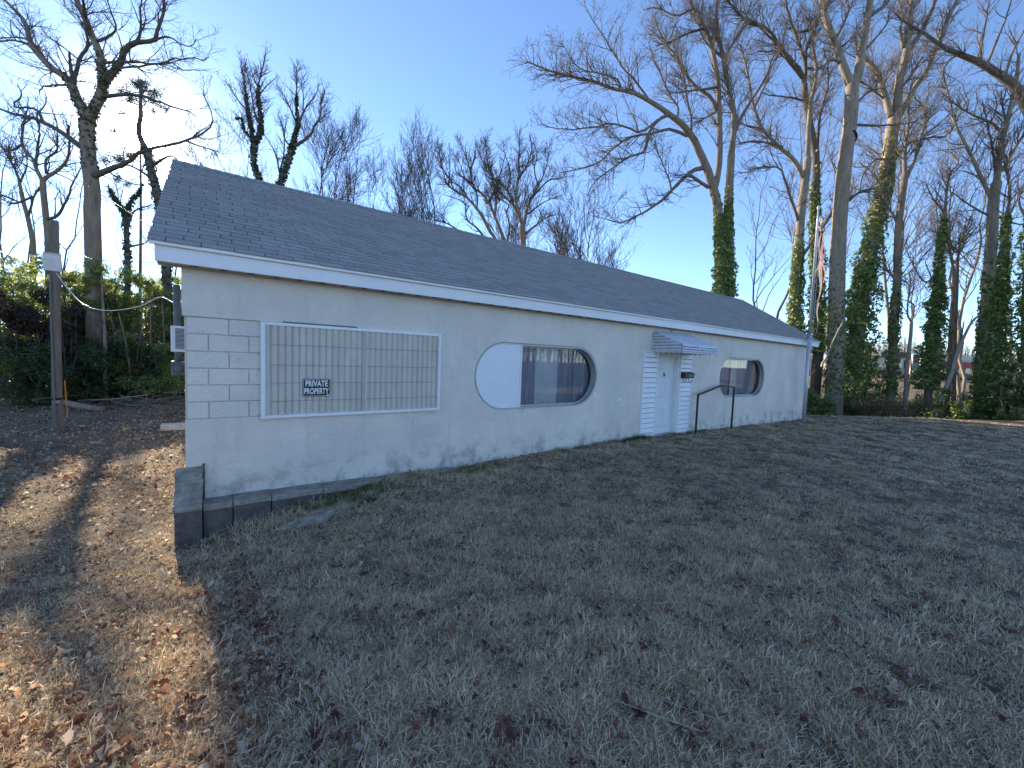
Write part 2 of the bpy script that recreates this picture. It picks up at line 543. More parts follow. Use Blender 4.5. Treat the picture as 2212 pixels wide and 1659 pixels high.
def ground_z(x, y):
    x = np.asarray(x, float); y = np.asarray(y, float)
    base = np.interp(x, [-30, -4, -.6, .1, .7, 2.2, 4.5, 8.5, 11, 19, 28, 60], [-.6, -.42, -.46, -.44, -.27, -.085, -.075, -.015, -.06, -.19, -.17, -.2])
    tgt = np.interp(x, [-40, -6, 0, 4, 12, 25, 60], [-.3, 0, .14, .10, -.02, -.12, -.25])
    b = sstep(-.4, -5.2, y)
    z = base * (1 - b) + tgt * b
    z = z - .016 * np.clip(y, 0, 40) - .10 * sstep(0, 3, y) * (x > 1)
    e = edge_dist(x, y)
    z = z - .55 * sstep(.2, 4.0, e) * sstep(19.8, 21.5, x) - .5 * sstep(4, 15, e) * sstep(19.8, 22, x) + 2.2 * sstep(16, 55, e) * sstep(19.8, 30, x)
    n = .016 * np.sin(2.1 * x + 1.3 * y) * np.sin(1.7 * y - .6 * x + 1) + .012 * np.sin(4.3 * x - 3.1 * y + 2) + .008 * np.sin(7.7 * x + 6.1 * y)
    far = np.hypot(x, y)
    return z + n * sstep(80, 20, far)


def warp(n, lo, hi, c, dense):
    """n samples from lo to hi, densest around c"""
    a = math.asinh((lo - c) / dense); b = math.asinh((hi - c) / dense)
    return c + dense * np.sinh(np.linspace(a, b, n))


gx = warp(300, -420, 520, 3.0, 7.0)
gy = warp(260, -420, 520, -2.0, 6.0)
X, Y = np.meshgrid(gx, gy, indexing='xy')
Z = ground_z(X, Y)
V = np.stack([X, Y, Z], -1).reshape(-1, 3)
nx, ny = len(gx), len(gy)
ii, jj = np.meshgrid(np.arange(nx - 1), np.arange(ny - 1), indexing='xy')
a0 = (jj * nx + ii).ravel()
lawn = put('lawn', mesh_np('lawn', V, np.stack([a0, a0 + 1, a0 + nx + 1, a0 + nx], -1), smooth=True), M['ground'])
tag(lawn, kind='structure')

# the road behind the photographer (seen as a reflection in the window panes)
rd = MB(); ln = MB()
for i in range(30):
    xs = [-90 + i * 8, -82 + i * 8]
    zz = [float(ground_z(x, -27)) for x in xs]
    rd.quad((xs[0], -30.5, zz[0] + .06), (xs[1], -30.5, zz[1] + .06), (xs[1], -24.5, zz[1] + .06), (xs[0], -24.5, zz[0] + .06))
    ln.quad((xs[0], -24.95, zz[0] + .066), (xs[1], -24.95, zz[1] + .066), (xs[1], -24.8, zz[1] + .066), (xs[0], -24.8, zz[0] + .066))
road = tag(rd.build('road', M['asphalt']), kind='structure')
ln.build('edge_line', M['line_white'], road)

# ------------------------------------------------------------------ the building
BX1 = 19.5
BD = 5.6                      # depth of the building
EZ0, EZ1 = 2.716, 2.921       # fascia
EY = -0.225
RX0, RX1 = -0.295, 19.66      # roof ends
RY, RZ = 2.80, 4.85           # ridge
building = empty('commercial_building', (9.75, 0, 0))
tag(building, 'long low cream stucco building with grey shingle roof and rounded windows', 'building')


def stadium(x0, x1, z0, z1, n=14, grow=0.0):
    r = (z1 - z0) / 2 + grow
    zc = (z0 + z1) / 2
    xa, xb = x0 - grow + r, x1 + grow - r
    p = [(xb + r * math.sin(t), zc - r * math.cos(t)) for t in np.linspace(0, math.pi, n)]
    p += [(xa - r * math.sin(t), zc + r * math.cos(t)) for t in np.linspace(0, math.pi, n)]
    return p                      # counter-clockwise seen from -y (x right, z up)


WIN1 = (3.914, 7.026, .862, 2.085)
WIN2 = (12.40, 15.46, .857, 2.078)
DOOR = (9.20, 10.20, -.06, 2.075)


def front_wall():
    import bmesh
    bm = bmesh.new()
    outer = [(-.03, -.9), (BX1, -.9), (BX1, 2.75), (-.045, 2.75), (-.045, 2.163), (1.1, 2.163), (1.1, .942), (-.03, .942)]
    # densify straight runs so that the plaster can be slightly uneven
    loops = [outer, stadium(*WIN1, grow=.02), stadium(*WIN2, grow=.02),
             [(DOOR[0], DOOR[2]), (DOOR[1], DOOR[2]), (DOOR[1], DOOR[3]), (DOOR[0], DOOR[3])]]
    edges = []
    rings = []
    for lp in loops:
        vs = [bm.verts.new((x, 0, z)) for x, z in lp]
        rings.append(vs)
        for i in range(len(vs)):
            edges.append(bm.edges.new((vs[i], vs[(i + 1) % len(vs)])))
    bmesh.ops.triangle_fill(bm, use_beauty=True, use_dissolve=False, edges=edges, normal=(0, -1, 0))
    for ri, (rg, lp2, y) in enumerate([(rings[1], stadium(*WIN1), .03), (rings[2], stadium(*WIN2), .03)]):
        prev = rg
        for lp, yy in ((lp2, y), (lp2, .2)):
            cur = [bm.verts.new((x, yy, z)) for x, z in lp]
            for i in range(len(cur)):
                bm.faces.new((prev[i], prev[(i + 1) % len(cur)], cur[(i + 1) % len(cur)], cur[i]))
            prev = cur
    for rg in (rings[3], rings[0]):
        back = [bm.verts.new((v.co.x, .2 if rg is rings[3] else .06, v.co.z)) for v in rg]
        for i in range(len(rg)):
            bm.faces.new((rg[i], rg[(i + 1) % len(rg)], back[(i + 1) % len(rg)], back[i]))
    bmesh.ops.recalc_face_normals(bm, faces=bm.faces[:])
    me = bpy.data.meshes.new('wall')
    bm.to_mesh(me); bm.free()
    return me


wall = put('wall', front_wall(), M['stucco'], building)
# concrete blocks laid bare at the left end, between the two plaster bands
mo = MB()
mo.box(-.012, 1.1, .036, .10, .942, 2.163)
mo.build('mortar_bed', M['mortar'], wall)
zj = [.942, 1.145, 1.348, 1.551, 1.754, 1.958, 2.161]
rng = random.Random(4)
for r in range(6):
    x = -.006 - (.0 if r % 2 else .203) + .012
    xs = [-.006]
    first = .197 if r % 2 == 0 else .400
    e = first
    while e < 1.15:
        xs.append(e); e += .4064
    xs.append(1.098)
    for i in range(len(xs) - 1):
        if xs[i + 1] - xs[i] < .05: continue
        b = MB()
        y = .018 + rng.uniform(-.003, .004)
        b.bbox(xs[i] + (0 if i == 0 else .0035), xs[i + 1] - .0035, y, .06, zj[r] + .0035, zj[r + 1] - .0035, b=.008)
        b.build('block', M['block'], wall)
# faint block courses at the right end, thinly skimmed over
for r, (z0, z1) in enumerate([(.868, 1.076), (1.078, 1.278), (1.280, 1.480), (1.482, 1.70), (1.702, 1.92), (1.922, 2.14)]):
    x = 17.1 + (.2 if r % 2 else 0)
    while x < 18.95:
        b = MB()
        b.bbox(x + .004, min(x + .402, 19.0), -.0035, .003, z0 + .004, z1 - .004, b=.003)
        b.build('block', M['block'], wall)
        x += .4064
# shell: side and back walls, gables, interior faces
sh = MB()
sh.box(-.028, .15, .2, BD, -.9, 2.75)
sh.box(BX1 - .15, BX1, .2, BD, -.9, 2.75)
sh.box(-.028, BX1, BD, BD + .15, -.9, 2.75)
for x0, x1 in ((-.028, .12), (BX1 - .12, BX1)):
    sh.add([(x0, -.02, 2.752), (x0, BD + .1, 2.752), (x0, RY, RZ - .1), (x1, -.02, 2.752), (x1, BD + .1, 2.752), (x1, RY, RZ - .1)],
           [(0, 2, 1), (3, 4, 5), (0, 1, 4, 3), (1, 2, 5, 4), (2, 0, 3, 5)])
sh.box(-.028, .15, .062, .2, -.9, 2.75)
sh.box(BX1 - .15, BX1 - .002, .062, .2, -.9, 2.75)
sh.build('shell_wall', M['stucco'], building)
ins = MB()
ins.quad((.2, .21, -.03), (19.3, .21, -.03), (19.3, 5.5, -.03), (.2, 5.5, -.03))
ins.quad((.2, .21, 2.6), (19.3, .21, 2.6), (19.3, 5.5, 2.6), (.2, 5.5, 2.6))
ins.quad((.2, 5.5, -.03), (19.3, 5.5, -.03), (19.3, 5.5, 2.6), (.2, 5.5, 2.6))
ins.build('interior', M['inside'], building)

# ---- roof
roof = MB()
sl = math.hypot(RY - (-.265), RZ - EZ1)
uy, uz = (RY + .265) / sl, (RZ - EZ1) / sl          # up the slope
ny_, nz_ = -uz, uy                                  # out of the slope
TH = .03


def rp(x, d, h):
    """roof point: x along the eave, d up the slope, h above the deck"""
    return (x, -.265 + uy * d + ny_ * h, EZ1 + uz * d + nz_ * h)


roof.add([rp(RX0, .0, 0), rp(RX1, .0, 0), rp(RX1, sl, 0), rp(RX0, sl, 0), rp(RX0, .0, -TH), rp(RX1, .0, -TH), rp(RX1, sl, -TH), rp(RX0, sl, -TH)],
         [(0, 1, 2, 3), (7, 6, 5, 4), (0, 4, 5, 1), (1, 5, 6, 2), (3, 7, 4, 0)])
roof_o = roof.build('roof', M['underlay'], building)
back = MB()
yb = 2 * RY + .265
back.add([(RX0, RY, RZ), (RX1, RY, RZ), (RX1, yb, EZ1), (RX0, yb, EZ1), (RX0, RY, RZ - TH), (RX1, RY, RZ - TH), (RX1, yb, EZ1 - TH), (RX0, yb, EZ1 - TH)],
         [(0, 3, 2, 1), (4, 5, 6, 7), (0, 1, 5, 4), (3, 7, 6, 2), (0, 4, 7, 3), (1, 2, 6, 5)])
back.build('rear_slope', M['shingle'], roof_o)
# shingle tabs
EXP = .1275
rows = int(sl / EXP)
tabw = .3048
tabs = []
rng = random.Random(9)
for r in range(rows + 1):
    x = RX0 - .012 - (0 if r % 2 else tabw / 2) + rng.uniform(-.03, .03)
    while x < RX1:
        x0, x1 = max(x, RX0 - .012), min(x + tabw, RX1 + .012)
        if x1 - x0 > .03:
            tabs.append((r, x0, x1))
        x += tabw


def tab_verts(w, d0, dl, j=0.0, lift=.0):
    # butt end proud, head tucked under the next course
    g = .004
    return [(g, d0 - .012 + j, .004), (w - g, d0 - .012 + j, .004), (w - g, d0 + dl, .0005), (g, d0 + dl, .0005),
            (g, d0 - .012 + j, .017 + lift), (w - g, d0 - .012 + j, .017 + lift), (w - g, d0 + dl, .0045), (g, d0 + dl, .0045)]


TAB_F = [(4, 5, 6, 7), (0, 1, 5, 4), (0, 4, 7, 3), (1, 2, 6, 5)]


def tab_size(t):
    r, x0, x1 = t
    p = np.array(rp((x0 + x1) / 2, r * EXP, 0))
    v = p - CAM
    d = np.linalg.norm(v)
    facing = abs(v @ np.array([0, ny_, nz_])) / d
    return (x1 - x0) * facing / d ** 2


tabs.sort(key=tab_size, reverse=True)
protos = []
for k in range(5):
    me = bpy.data.meshes.new('shingle')
    loc = tab_verts(tabw, 0, EXP + .01, rng.uniform(-.004, .004), rng.uniform(0, .003))
    me.from_pydata([(x, uy * d + ny_ * h, uz * d + nz_ * h) for x, d, h in loc], [], TAB_F)
    me.materials.append(M['shingle_one'])
    protos.append(me)
n_one = 0
rest = MB()
for t in tabs:
    r, x0, x1 = t
    dl = min(EXP + .01, sl - r * EXP)
    if dl < .02: continue
    if n_one < 296 and abs((x1 - x0) - tabw) < .002 and dl > EXP:
        o = bpy.data.objects.new('shingle', protos[rng.randrange(5)])
        o.location = rp(x0, r * EXP, 0)
        o.parent = roof_o
        COL.objects.link(o)
        n_one += 1
    else:
        vv = tab_verts(x1 - x0, r * EXP, dl, rng.uniform(-.004, .004) if r else 0, rng.uniform(0, .003))
        rest.add([rp(x0 + x, d, h) for x, d, h in vv], TAB_F)
tag(rest.build('shingles', M['shingle'], roof_o), kind='stuff')
# ridge caps
rc = MB()
x = RX0 - .01
while x < RX1:
    x1 = min(x + .15, RX1 + .012)
    h0, h1 = .022, .012
    for sgn in (0, 1):
        pass
    a1 = rp(x, sl - .13, h0); a2 = rp(x1, sl - .13, h1)
    t1 = (x, RY, RZ + h0 + .006); t2 = (x1, RY, RZ + h1 + .006)
    m1 = (x, 2 * RY - a1[1], a1[2]); m2 = (x1, 2 * RY - a2[1], a2[2])
    rc.add([a1, a2, t2, t1, m2, m1], [(0, 1, 2, 3), (3, 2, 4, 5), (0, 3, 5)])
    x += .14
rc.build('ridge_cap', M['shingle'], roof_o)
# drip edge, fascia, soffit
f = MB()
f.box(RX0 + .045, RX1 - .02, EY, EY + .03, EZ0, EZ1 - .012)
fas = f.build('fascia', M['white'], building)
dr = MB()
dr.box(RX0 + .005, RX1 - .005, -.2685, EY + .002, EZ1 - .036, EZ1 - .0015)
dr.build('drip_edge', M['white'], fas)
# rake boards and the boxed return at the left end
rk = MB()
for xa, xb in ((RX0 + .045, RX0 + .075), (RX1 - .05, RX1 - .022)):
    for sg in (1, -1):
        p = [(EY + .032, EZ1 - .03), (RY, RZ - .045), (RY, RZ - .25), (EY + .032, EZ1 - .205)]
        if sg < 0: p = [(2 * RY - y, z) for y, z in p]
        rk.add([(xa, y, z) for y, z in p] + [(xb, y, z) for y, z in p],
               [(0, 1, 2, 3), (7, 6, 5, 4), (0, 4, 5, 1), (1, 5, 6, 2), (2, 6, 7, 3), (3, 7, 4, 0)])
rk.build('rake_board', M['white'], building)
s_ = MB()
s_.box(RX0 + .05, RX1 - .02, EY + .03, -.004, EZ0 + .006, EZ0 + .018)
sof = s_.build('soffit', M['soffit'], building)
ve = MB()
x = .05
while x < 19.4:
    for k in range(3):
        ve.box(x + k * .025, x + k * .025 + .012, EY + .075, EY + .155, EZ0 + .002, EZ0 + .0055)
    x += .27
ve.build('soffit_vent', M['dark'], sof)
sb = MB()
sb.box(RX0 + .05, RX1 - .02, -.03, -.0, EZ0 - .014, EZ0 + .006)
sb.build('trim_strip', M['soffit'], sof)

# ---- boarded display opening with corrugated sheets
DX0, DX1, DZ0, DZ1 = .724, 3.216, .910, 2.157
fw = .052
fr = MB()
fr.bbox(DX0, DX0 + fw, -.068, .0, DZ0, DZ1, b=.006)
fr.bbox(DX1 - fw * .8, DX1, -.068, .0, DZ0, DZ1, b=.006)
fr.bbox(DX0 + fw, DX1 - fw * .8, -.060, .0, DZ1 - .042, DZ1 - .001, b=.006)
fr.bbox(DX0 + fw, DX1 - fw * .8, -.060, .0, DZ0 + .001, DZ0 + .045, b=.006)
disp = fr.build('display_frame', M['white'], building)


def corrugated(x0, x1, z0, z1, y, pitch, amp, ph=0.0):
    n = int((x1 - x0) / pitch * 20)
    xs = np.linspace(x0, x1, n + 1)
    zs = np.linspace(z0, z1, 9)
    V = []
    for z in zs:
        for x in xs:
            V.append((x, y - amp * abs(math.sin(math.pi * (x - x0) / pitch + ph)) ** .42 - .002 * math.sin(3 * z + 2 * x), z))
    F = []
    for j in range(len(zs) - 1):
        for i in range(n):
            k = j * (n + 1) + i
            F.append((k, k + 1, k + n + 2, k + n + 1))
    return np.array(V), np.array(F)


for (xa, xb, y) in ((DX0 + fw, 1.995, -.012), (1.975, DX1 - fw * .8, -.015)):
    V, F = corrugated(xa, xb, DZ0 + .045, DZ1 - .042, y, .082, .036, ph=xa)
    sheet = put('corrugated_sheet', mesh_np('corrugated_sheet', V, F, smooth=True), M['beige'], disp)
    for z in (1.135, 1.375, 1.61, 1.87):
        q = MB()
        q.tube([(xa + .06, y - .037, z), ((xa + xb) / 2, y - .0375, z + .004), (xb - .01, y - .037, z + .002)], .0035, 5)
        q.build('cross_wire', M['beige_line'], sheet)
gp = MB()
gp.box(DX0 + .25, 1.9, -.022, -.001, DZ1 + .001, DZ1 + .022)
gp.build('drip_strip', M['grey_paint'], disp)

# PRIVATE PROPERTY notice
sg = empty('warning_sign', (1.374, -.05, 1.19))
tag(sg, 'small black and white PRIVATE PROPERTY sign fixed to the corrugated panel', 'sign')


def rrect(x0, x1, z0, z1, r, n=5):
    p = []
    for cx, cz, a in ((x1 - r, z0 + r, -90), (x1 - r, z1 - r, 0), (x0 + r, z1 - r, 90), (x0 + r, z0 + r, 180)):
        for k in range(n):
            t = R_(a + 90 * k / (n - 1))
            p.append((cx + r * math.cos(t), cz + r * math.sin(t)))
    return p


SX0, SX1, SZ0, SZ1 = 1.198, 1.550, 1.187, 1.432
pl = MB(); pl.prism(rrect(SX0, SX1, SZ0, SZ1, .018), -.0545, -.0505); pl.build('plate', M['sign_black'], sg)
o1 = rrect(SX0 + .007, SX1 - .007, SZ0 + .007, SZ1 - .007, .014)
o2 = rrect(SX0 + .012, SX1 - .012, SZ0 + .012, SZ1 - .012, .010)
bd = MB()
n = len(o1)
bd.add([(x, -.0551, z) for x, z in o1] + [(x, -.0551, z) for x, z in o2], [(i, (i + 1) % n, n + (i + 1) % n, n + i) for i in range(n)])
bd.build('border_line', M['sign_white'], sg)


def text(body, x0, x1, z0, z1, y, material, parent, bold=.012, name='lettering'):
    cu = bpy.data.curves.new(name, 'FONT')
    cu.body = body
    cu.size = 1
    cu.offset = bold
    cu.space_character = 1.04
    cu.extrude = .0
    cu.materials.append(material)
    o = bpy.data.objects.new(name, cu)
    COL.objects.link(o)
    bpy.context.view_layer.update()
    bb = [Vector(c) for c in o.bound_box]
    mnx, mxx = min(c.x for c in bb), max(c.x for c in bb)
    mny, mxy = min(c.y for c in bb), max(c.y for c in bb)
    sx, sz = (x1 - x0) / (mxx - mnx), (z1 - z0) / (mxy - mny)
    me = bpy.data.meshes.new_from_object(o)
    bpy.data.objects.remove(o)
    for v in me.vertices:
        v.co = (x0 + (v.co.x - mnx) * sx, y, z0 + (v.co.y - mny) * sz)
    me.materials.clear()
    return put(name, me, material, parent)


text('PRIVATE', SX0 + .036, SX1 - .036, 1.325, 1.408, -.0553, M['sign_white'], sg, bold=.035)
text('PROPERTY', SX0 + .022, SX1 - .022, 1.222, 1.305, -.0553, M['sign_white'], sg, bold=.032)
mk = MB()
mk.quad((SX1 - .05, -.0552, SZ0 + .014), (SX1 - .014, -.0552, SZ0 + .014), (SX1 - .014, -.0552, SZ0 + .026), (SX1 - .05, -.0552, SZ0 + .026))
mk.build('small_print', M['sign_white'], sg)


# ---- rounded windows
def ring(m, outer, inner, y0, y1):
    n = len(outer)
    m.add([(x, y0, z) for x, z in outer] + [(x, y0, z) for x, z in inner] + [(x, y1, z) for x, z in outer] + [(x, y1, z) for x, z in inner],
          [(i, (i + 1) % n, n + (i + 1) % n, n + i) for i in range(n)] +
          [(n + i, n + (i + 1) % n, 3 * n + (i + 1) % n, 3 * n + i) for i in range(n)] +
          [(i, 2 * n + i, 2 * n + (i + 1) % n, (i + 1) % n) for i in range(n)])


def window(win, board_to=None):
    wf = MB()
    N_ = 22
    ring(wf, stadium(*win, n=N_, grow=-.001), stadium(*win, n=N_, grow=-.022), .012, .05)
    ring(wf, stadium(*win, n=N_, grow=-.001), stadium(*win, n=N_, grow=-.050), .118, .16)
    ring(wf, stadium(*win, n=N_, grow=-.001), stadium(*win, n=N_, grow=-.012), .07, .10)
    w = wf.build('window', M['alu'], building)
    g = MB()
    p = stadium(*win, n=N_, grow=-.040)
    if board_to:
        p = [(max(x, board_to), z) for x, z in p]
        q = []
        for a in p:
            if not q or (abs(a[0] - q[-1][0]) + abs(a[1] - q[-1][1])) > 1e-4: q.append(a)
        # keep one corner at each end of the straight cut
        p = [a for k, a in enumerate(q) if not (a[0] == board_to and q[k - 1][0] == board_to and q[(k + 1) % len(q)][0] == board_to)]
        zs = [z for _, z in stadium(*win, n=N_, grow=-.040)]
        p = [a for a in p if a[0] > board_to] + [(board_to, max(zs)), (board_to, min(zs))]
    g.add([(x, .135, z) for x, z in p], [tuple(range(len(p)))])
    g.build('pane', M['glass'], w)
    if board_to:
        pts = [a for a in stadium(*win, n=N_, grow=-.022) if a[0] < board_to]
        zs = [z for _, z in stadium(*win, n=N_, grow=-.022)]
        poly = [(board_to - .004, min(zs)), (board_to - .004, max(zs))] + pts
        b = MB(); b.prism(poly, .022, .034)
        b.build('white_panel', M['white_panel'], w)
        m_ = MB()
        m_.bbox(board_to - .003, board_to + .032, .008, .14, win[2] + .02, win[3] - .02, b=.004)
        m_.build('mullion', M['white'], w)
    sl_ = MB()
    rng2 = random.Random(int(win[0] * 10))
    x = win[0] + .55
    while x < win[1] - .6:
        L_ = rng2.uniform(.15, .5)
        sl_.box(x, x + L_, -.006, .03, win[2] - .022, win[2] - .004 - rng2.uniform(0, .006))
        x += L_ + rng2.uniform(.0, .12)
    sl_.build('sill_caulk', M['stucco'], w)
    return w


window(WIN1, 4.905)
window(WIN2)


def curtain(name, x0, x1, y, material, label, waves, z0=.75, z1=2.2, amp=.02, group=None):
    nx_ = max(12, int((x1 - x0) * 60))
    xs = np.linspace(x0, x1, nx_)
    zs = np.linspace(z0, z1, 6)
    V = [(x, y + amp * math.sin(waves * (x - x0) * 6.28 + .6 * math.sin(5 * x)) + .01 * math.sin(17 * x + z), z) for z in zs for x in xs]
    F = [(j * nx_ + i, j * nx_ + i + 1, (j + 1) * nx_ + i + 1, (j + 1) * nx_ + i) for j in range(5) for i in range(nx_ - 1)]
    o = put(name, mesh_np(name, np.array(V), np.array(F), smooth=True), material)
    return tag(o, label, 'curtain', group)


cg = 'curtains behind the rounded windows'
curtain('curtain', 4.80, 5.44, .235, M['curtain'], 'grey gathered curtain beside the white panel in the long rounded window', 4, group=cg)
curtain('curtain', 5.43, 6.03, .215, M['curtain_white'], 'white curtain in the middle of the long rounded window', 1.2, amp=.008, group=cg)
curtain('curtain', 6.0, 6.50, .24, M['curtain'], 'grey pleated curtain right of the white curtain in the long rounded window', 6, group=cg)
curtain('curtain', 6.53, 7.25, .25, M['curtain'], 'dark pleated curtain at the rounded right end of the long window', 6, group=cg)
curtain('curtain', 12.3, 13.46, .235, M['curtain'], 'grey curtain at the left end of the smaller-looking window by the handrail', 3, group=cg)
curtain('curtain', 13.46, 13.86, .22, M['curtain_white'], 'narrow white curtain in the rounded window behind the handrail', 2, amp=.012, group=cg)
curtain('curtain', 13.90, 15.22, .24, M['curtain'], 'wide mauve grey curtain in the rounded window behind the handrail', 2, amp=.012, group=cg)

# ---- doorway: siding panels, door, frame
for (xa, xb, yf) in ((8.612, 9.196, -.030), (10.205, 10.785, -.030)):
    p = MB()
    p.box(xa + .004, xb - .004, -.012, .02, -.05, 2.10)
    pan = p.build('siding_panel', M['grey_paint'], building)
    nb = 17
    bh = 2.14 / nb
    for k in range(nb):
        z0 = -.045 + k * bh
        if z0 > 2.08: break
        z1 = min(z0 + bh - .016, 2.085)
        b = MB()
        b.add([(xa + .012, yf - .016, z0), (xb - .012, yf - .016, z0), (xb - .012, yf - .002, z1), (xa + .012, yf - .002, z1),
               (xa + .012, -.0135, z0), (xb - .012, -.0135, z0), (xb - .012, -.0135, z1), (xa + .012, -.0135, z1)],
              [(0, 1, 2, 3), (0, 4, 5, 1), (0, 3, 7, 4), (1, 5, 6, 2), (3, 2, 6, 7)])
        b.build('siding_board', M['vinyl'], pan)
    t = MB()
    t.bbox(xa, xa + .022, yf - .022, .0, -.05, 2.10, b=.004)
    t.bbox(xb - .022, xb, yf - .022, .0, -.05, 2.10, b=.004)
    t.box(xa + .022, xb - .022, yf - .02, 0, 2.085, 2.11)
    t.build('corner_trim', M['vinyl'], pan)
df = MB()
df.box(DOOR[0], DOOR[0] + .045, -.02, .16, -.04, 2.075)
df.box(DOOR[1] - .045, DOOR[1], -.02, .16, -.04, 2.075)
df.box(DOOR[0] + .045, DOOR[1] - .045, -.018, .16, 2.03, 2.073)
df.build('door_frame', M['white'], building)
th = MB(); th.bbox(DOOR[0] + .003, DOOR[1] - .003, -.045, .16, -.065, -.022, b=.01); th.build('threshold', M['alu'], building)
X0, X1, Y0 = DOOR[0] + .048, DOOR[1] - .048, .112
d = MB()
d.box(X0, X1, Y0, Y0 + .044, -.02, 2.028)
door = d.build('door', M['door'], building)
wd = X1 - X0
cols = [(X0 + .11, X0 + wd / 2 - .055), (X0 + wd / 2 + .055, X1 - .11)]
for (z0, z1) in ((1.63, 1.87), (.93, 1.49), (.16, .72)):
    for (xa, xb) in cols:
        b = MB()
        # recessed moulding then raised field
        o_, i_, f_ = (xa, xb, z0, z1), (xa + .03, xb - .03, z0 + .03, z1 - .03), (xa + .055, xb - .055, z0 + .055, z1 - .055)
        def r4(q, y): return [(q[0], y, q[2]), (q[1], y, q[2]), (q[1], y, q[3]), (q[0], y, q[3])]
        vs = r4(o_, Y0 - .003) + r4(i_, Y0 - .012) + r4((i_[0] + .008, i_[1] - .008, i_[2] + .008, i_[3] - .008), Y0 - .002) + r4(f_, Y0 - .010)
        fs = [(a + 4 * k, (a + 1) % 4 + 4 * k, (a + 1) % 4 + 4 * (k + 1), a + 4 * (k + 1)) for k in range(3) for a in range(4)] + [(12, 13, 14, 15)]
        b.add(vs, fs)
        b.build('door_panel', M['door'], door)
k = MB()
kx, kz = X0 + .065, .98
k.tube([(kx, Y0, kz), (kx, Y0 - .012, kz), (kx, Y0 - .014, kz)], [.03, .03, .012], 14)
k.tube([(kx, Y0 - .013, kz), (kx, Y0 - .035, kz), (kx, Y0 - .045, kz), (kx, Y0 - .065, kz), (kx, Y0 - .075, kz)], [.011, .011, .026, .028, .014], 14)
k.build('handle', M['black_metal'], door, smooth=True)
k = MB()
kx = (X0 + X1) / 2
k.tube([(kx, Y0 - .001, 1.575), (kx, Y0 - .018, 1.575)], [.02, .014], 10)
k.box(kx - .013, kx + .013, Y0 - .016, Y0 - .002, 1.49, 1.575)
k.tube([(kx - .016, Y0 - .02, 1.555), (kx - .02, Y0 - .026, 1.515), (kx, Y0 - .028, 1.485), (kx + .02, Y0 - .026, 1.515), (kx + .016, Y0 - .02, 1.555)], .006, 6)
k.build('knocker', M['black_metal'], door)

# ---- aluminium awning over the door
AX0, AX1, AY, AZ, FZ, VZ = 8.98, 10.60, -.79, 2.62, 2.285, 2.115
aw = MB()
aw.box(AX0 + .02, AX1 - .02, -.025, .0, AZ - .01, AZ + .012)
awn = aw.build('awning', M['awning'], building)


def slats(P0, P1, Q0, Q1, n, name, out):
    """n lapped slats between edge P0-P1 (top) and Q0-Q1 (bottom)"""
    P0, P1, Q0, Q1, out = [np.array(q, float) for q in (P0, P1, Q0, Q1, out)]
    for i in range(n):
        a, b = i / n, (i + 1) / n + .012
        v = [P0 + (Q0 - P0) * a, P1 + (Q1 - P1) * a, P1 + (Q1 - P1) * min(b, 1), P0 + (Q0 - P0) * min(b, 1)]
        m = MB()
        lo = out * .014; hi = out * .003
        m.add([v[0] + hi, v[1] + hi, v[2] + lo, v[3] + lo, v[0] - out * .004, v[1] - out * .004, v[2] + lo * .3, v[3] + lo * .3],
              [(0, 1, 2, 3), (7, 6, 5, 4), (3, 2, 6, 7), (0, 3, 7, 4), (1, 5, 6, 2)])
        m.build('slat', M['awning'], awn)


# sloping top (runs from the wall to the front edge), made of panels laid down the slope
HX = .0
npan = 9
for i in range(npan):
    xa = AX0 + (AX1 - AX0) * i / npan; xb = AX0 + (AX1 - AX0) * (i + 1) / npan
    m = MB()
    g = .016; xb -= .014
    for (ya, za, yb_, zb) in ((0, AZ, AY, FZ),):
        m.add([(xa, ya, za), (xa + g, ya, za + .026), (xb - g, ya, za + .026), (xb, ya, za), (xa, yb_, zb), (xa + g, yb_, zb + .026), (xb - g, yb_, zb + .026), (xb, yb_, zb),
               (xa, yb_, zb - .006), (xb, yb_, zb - .006), (xa, ya, za - .006), (xb, ya, za - .006)],
              [(0, 4, 5, 1), (1, 5, 6, 2), (2, 6, 7, 3), (4, 8, 9, 7, 6, 5), (8, 10, 11, 9)])
    m.build('top_panel', M['awning'], awn)
# slatted cheeks, following the slope of the top
nsl = 7
for x, sgn in ((AX0, -1), (AX1, 1)):
    for i in range(nsl):
        z1 = AZ - (AZ - VZ) * i / nsl
        z0 = AZ - (AZ - VZ) * (i + 1) / nsl + .012
        # the slope meets the slat: depth of the cheek at this height
        def yat(z): return AY * min(1, max(0, (AZ - z) / (AZ - FZ)))
        m = MB()
        y1, y0 = yat(z1), yat(z0)
        e = sgn * .026
        m.add([(x, 0, z1), (x, y1, z1), (x + e, y0, z0), (x + e, 0, z0), (x, 0, z0 + .004), (x, y0, z0 + .004)],
              [(0, 1, 2, 3) if sgn > 0 else (3, 2, 1, 0), (3, 2, 5, 4) if sgn > 0 else (4, 5, 2, 3)])
        m.build('slat', M['awning'], awn)
for i in range(3):
    z1 = FZ - (FZ - VZ) * i / 3; z0 = FZ - (FZ - VZ) * (i + 1) / 3 + .012
    m = MB()
    m.add([(AX0, AY, z1), (AX1, AY, z1), (AX1, AY - .026, z0), (AX0, AY - .026, z0), (AX1, AY, z0 + .004), (AX0, AY, z0 + .004)], [(0, 3, 2, 1), (3, 5, 4, 2)])
    m.build('slat', M['awning'], awn)
# scalloped valance
va = MB()


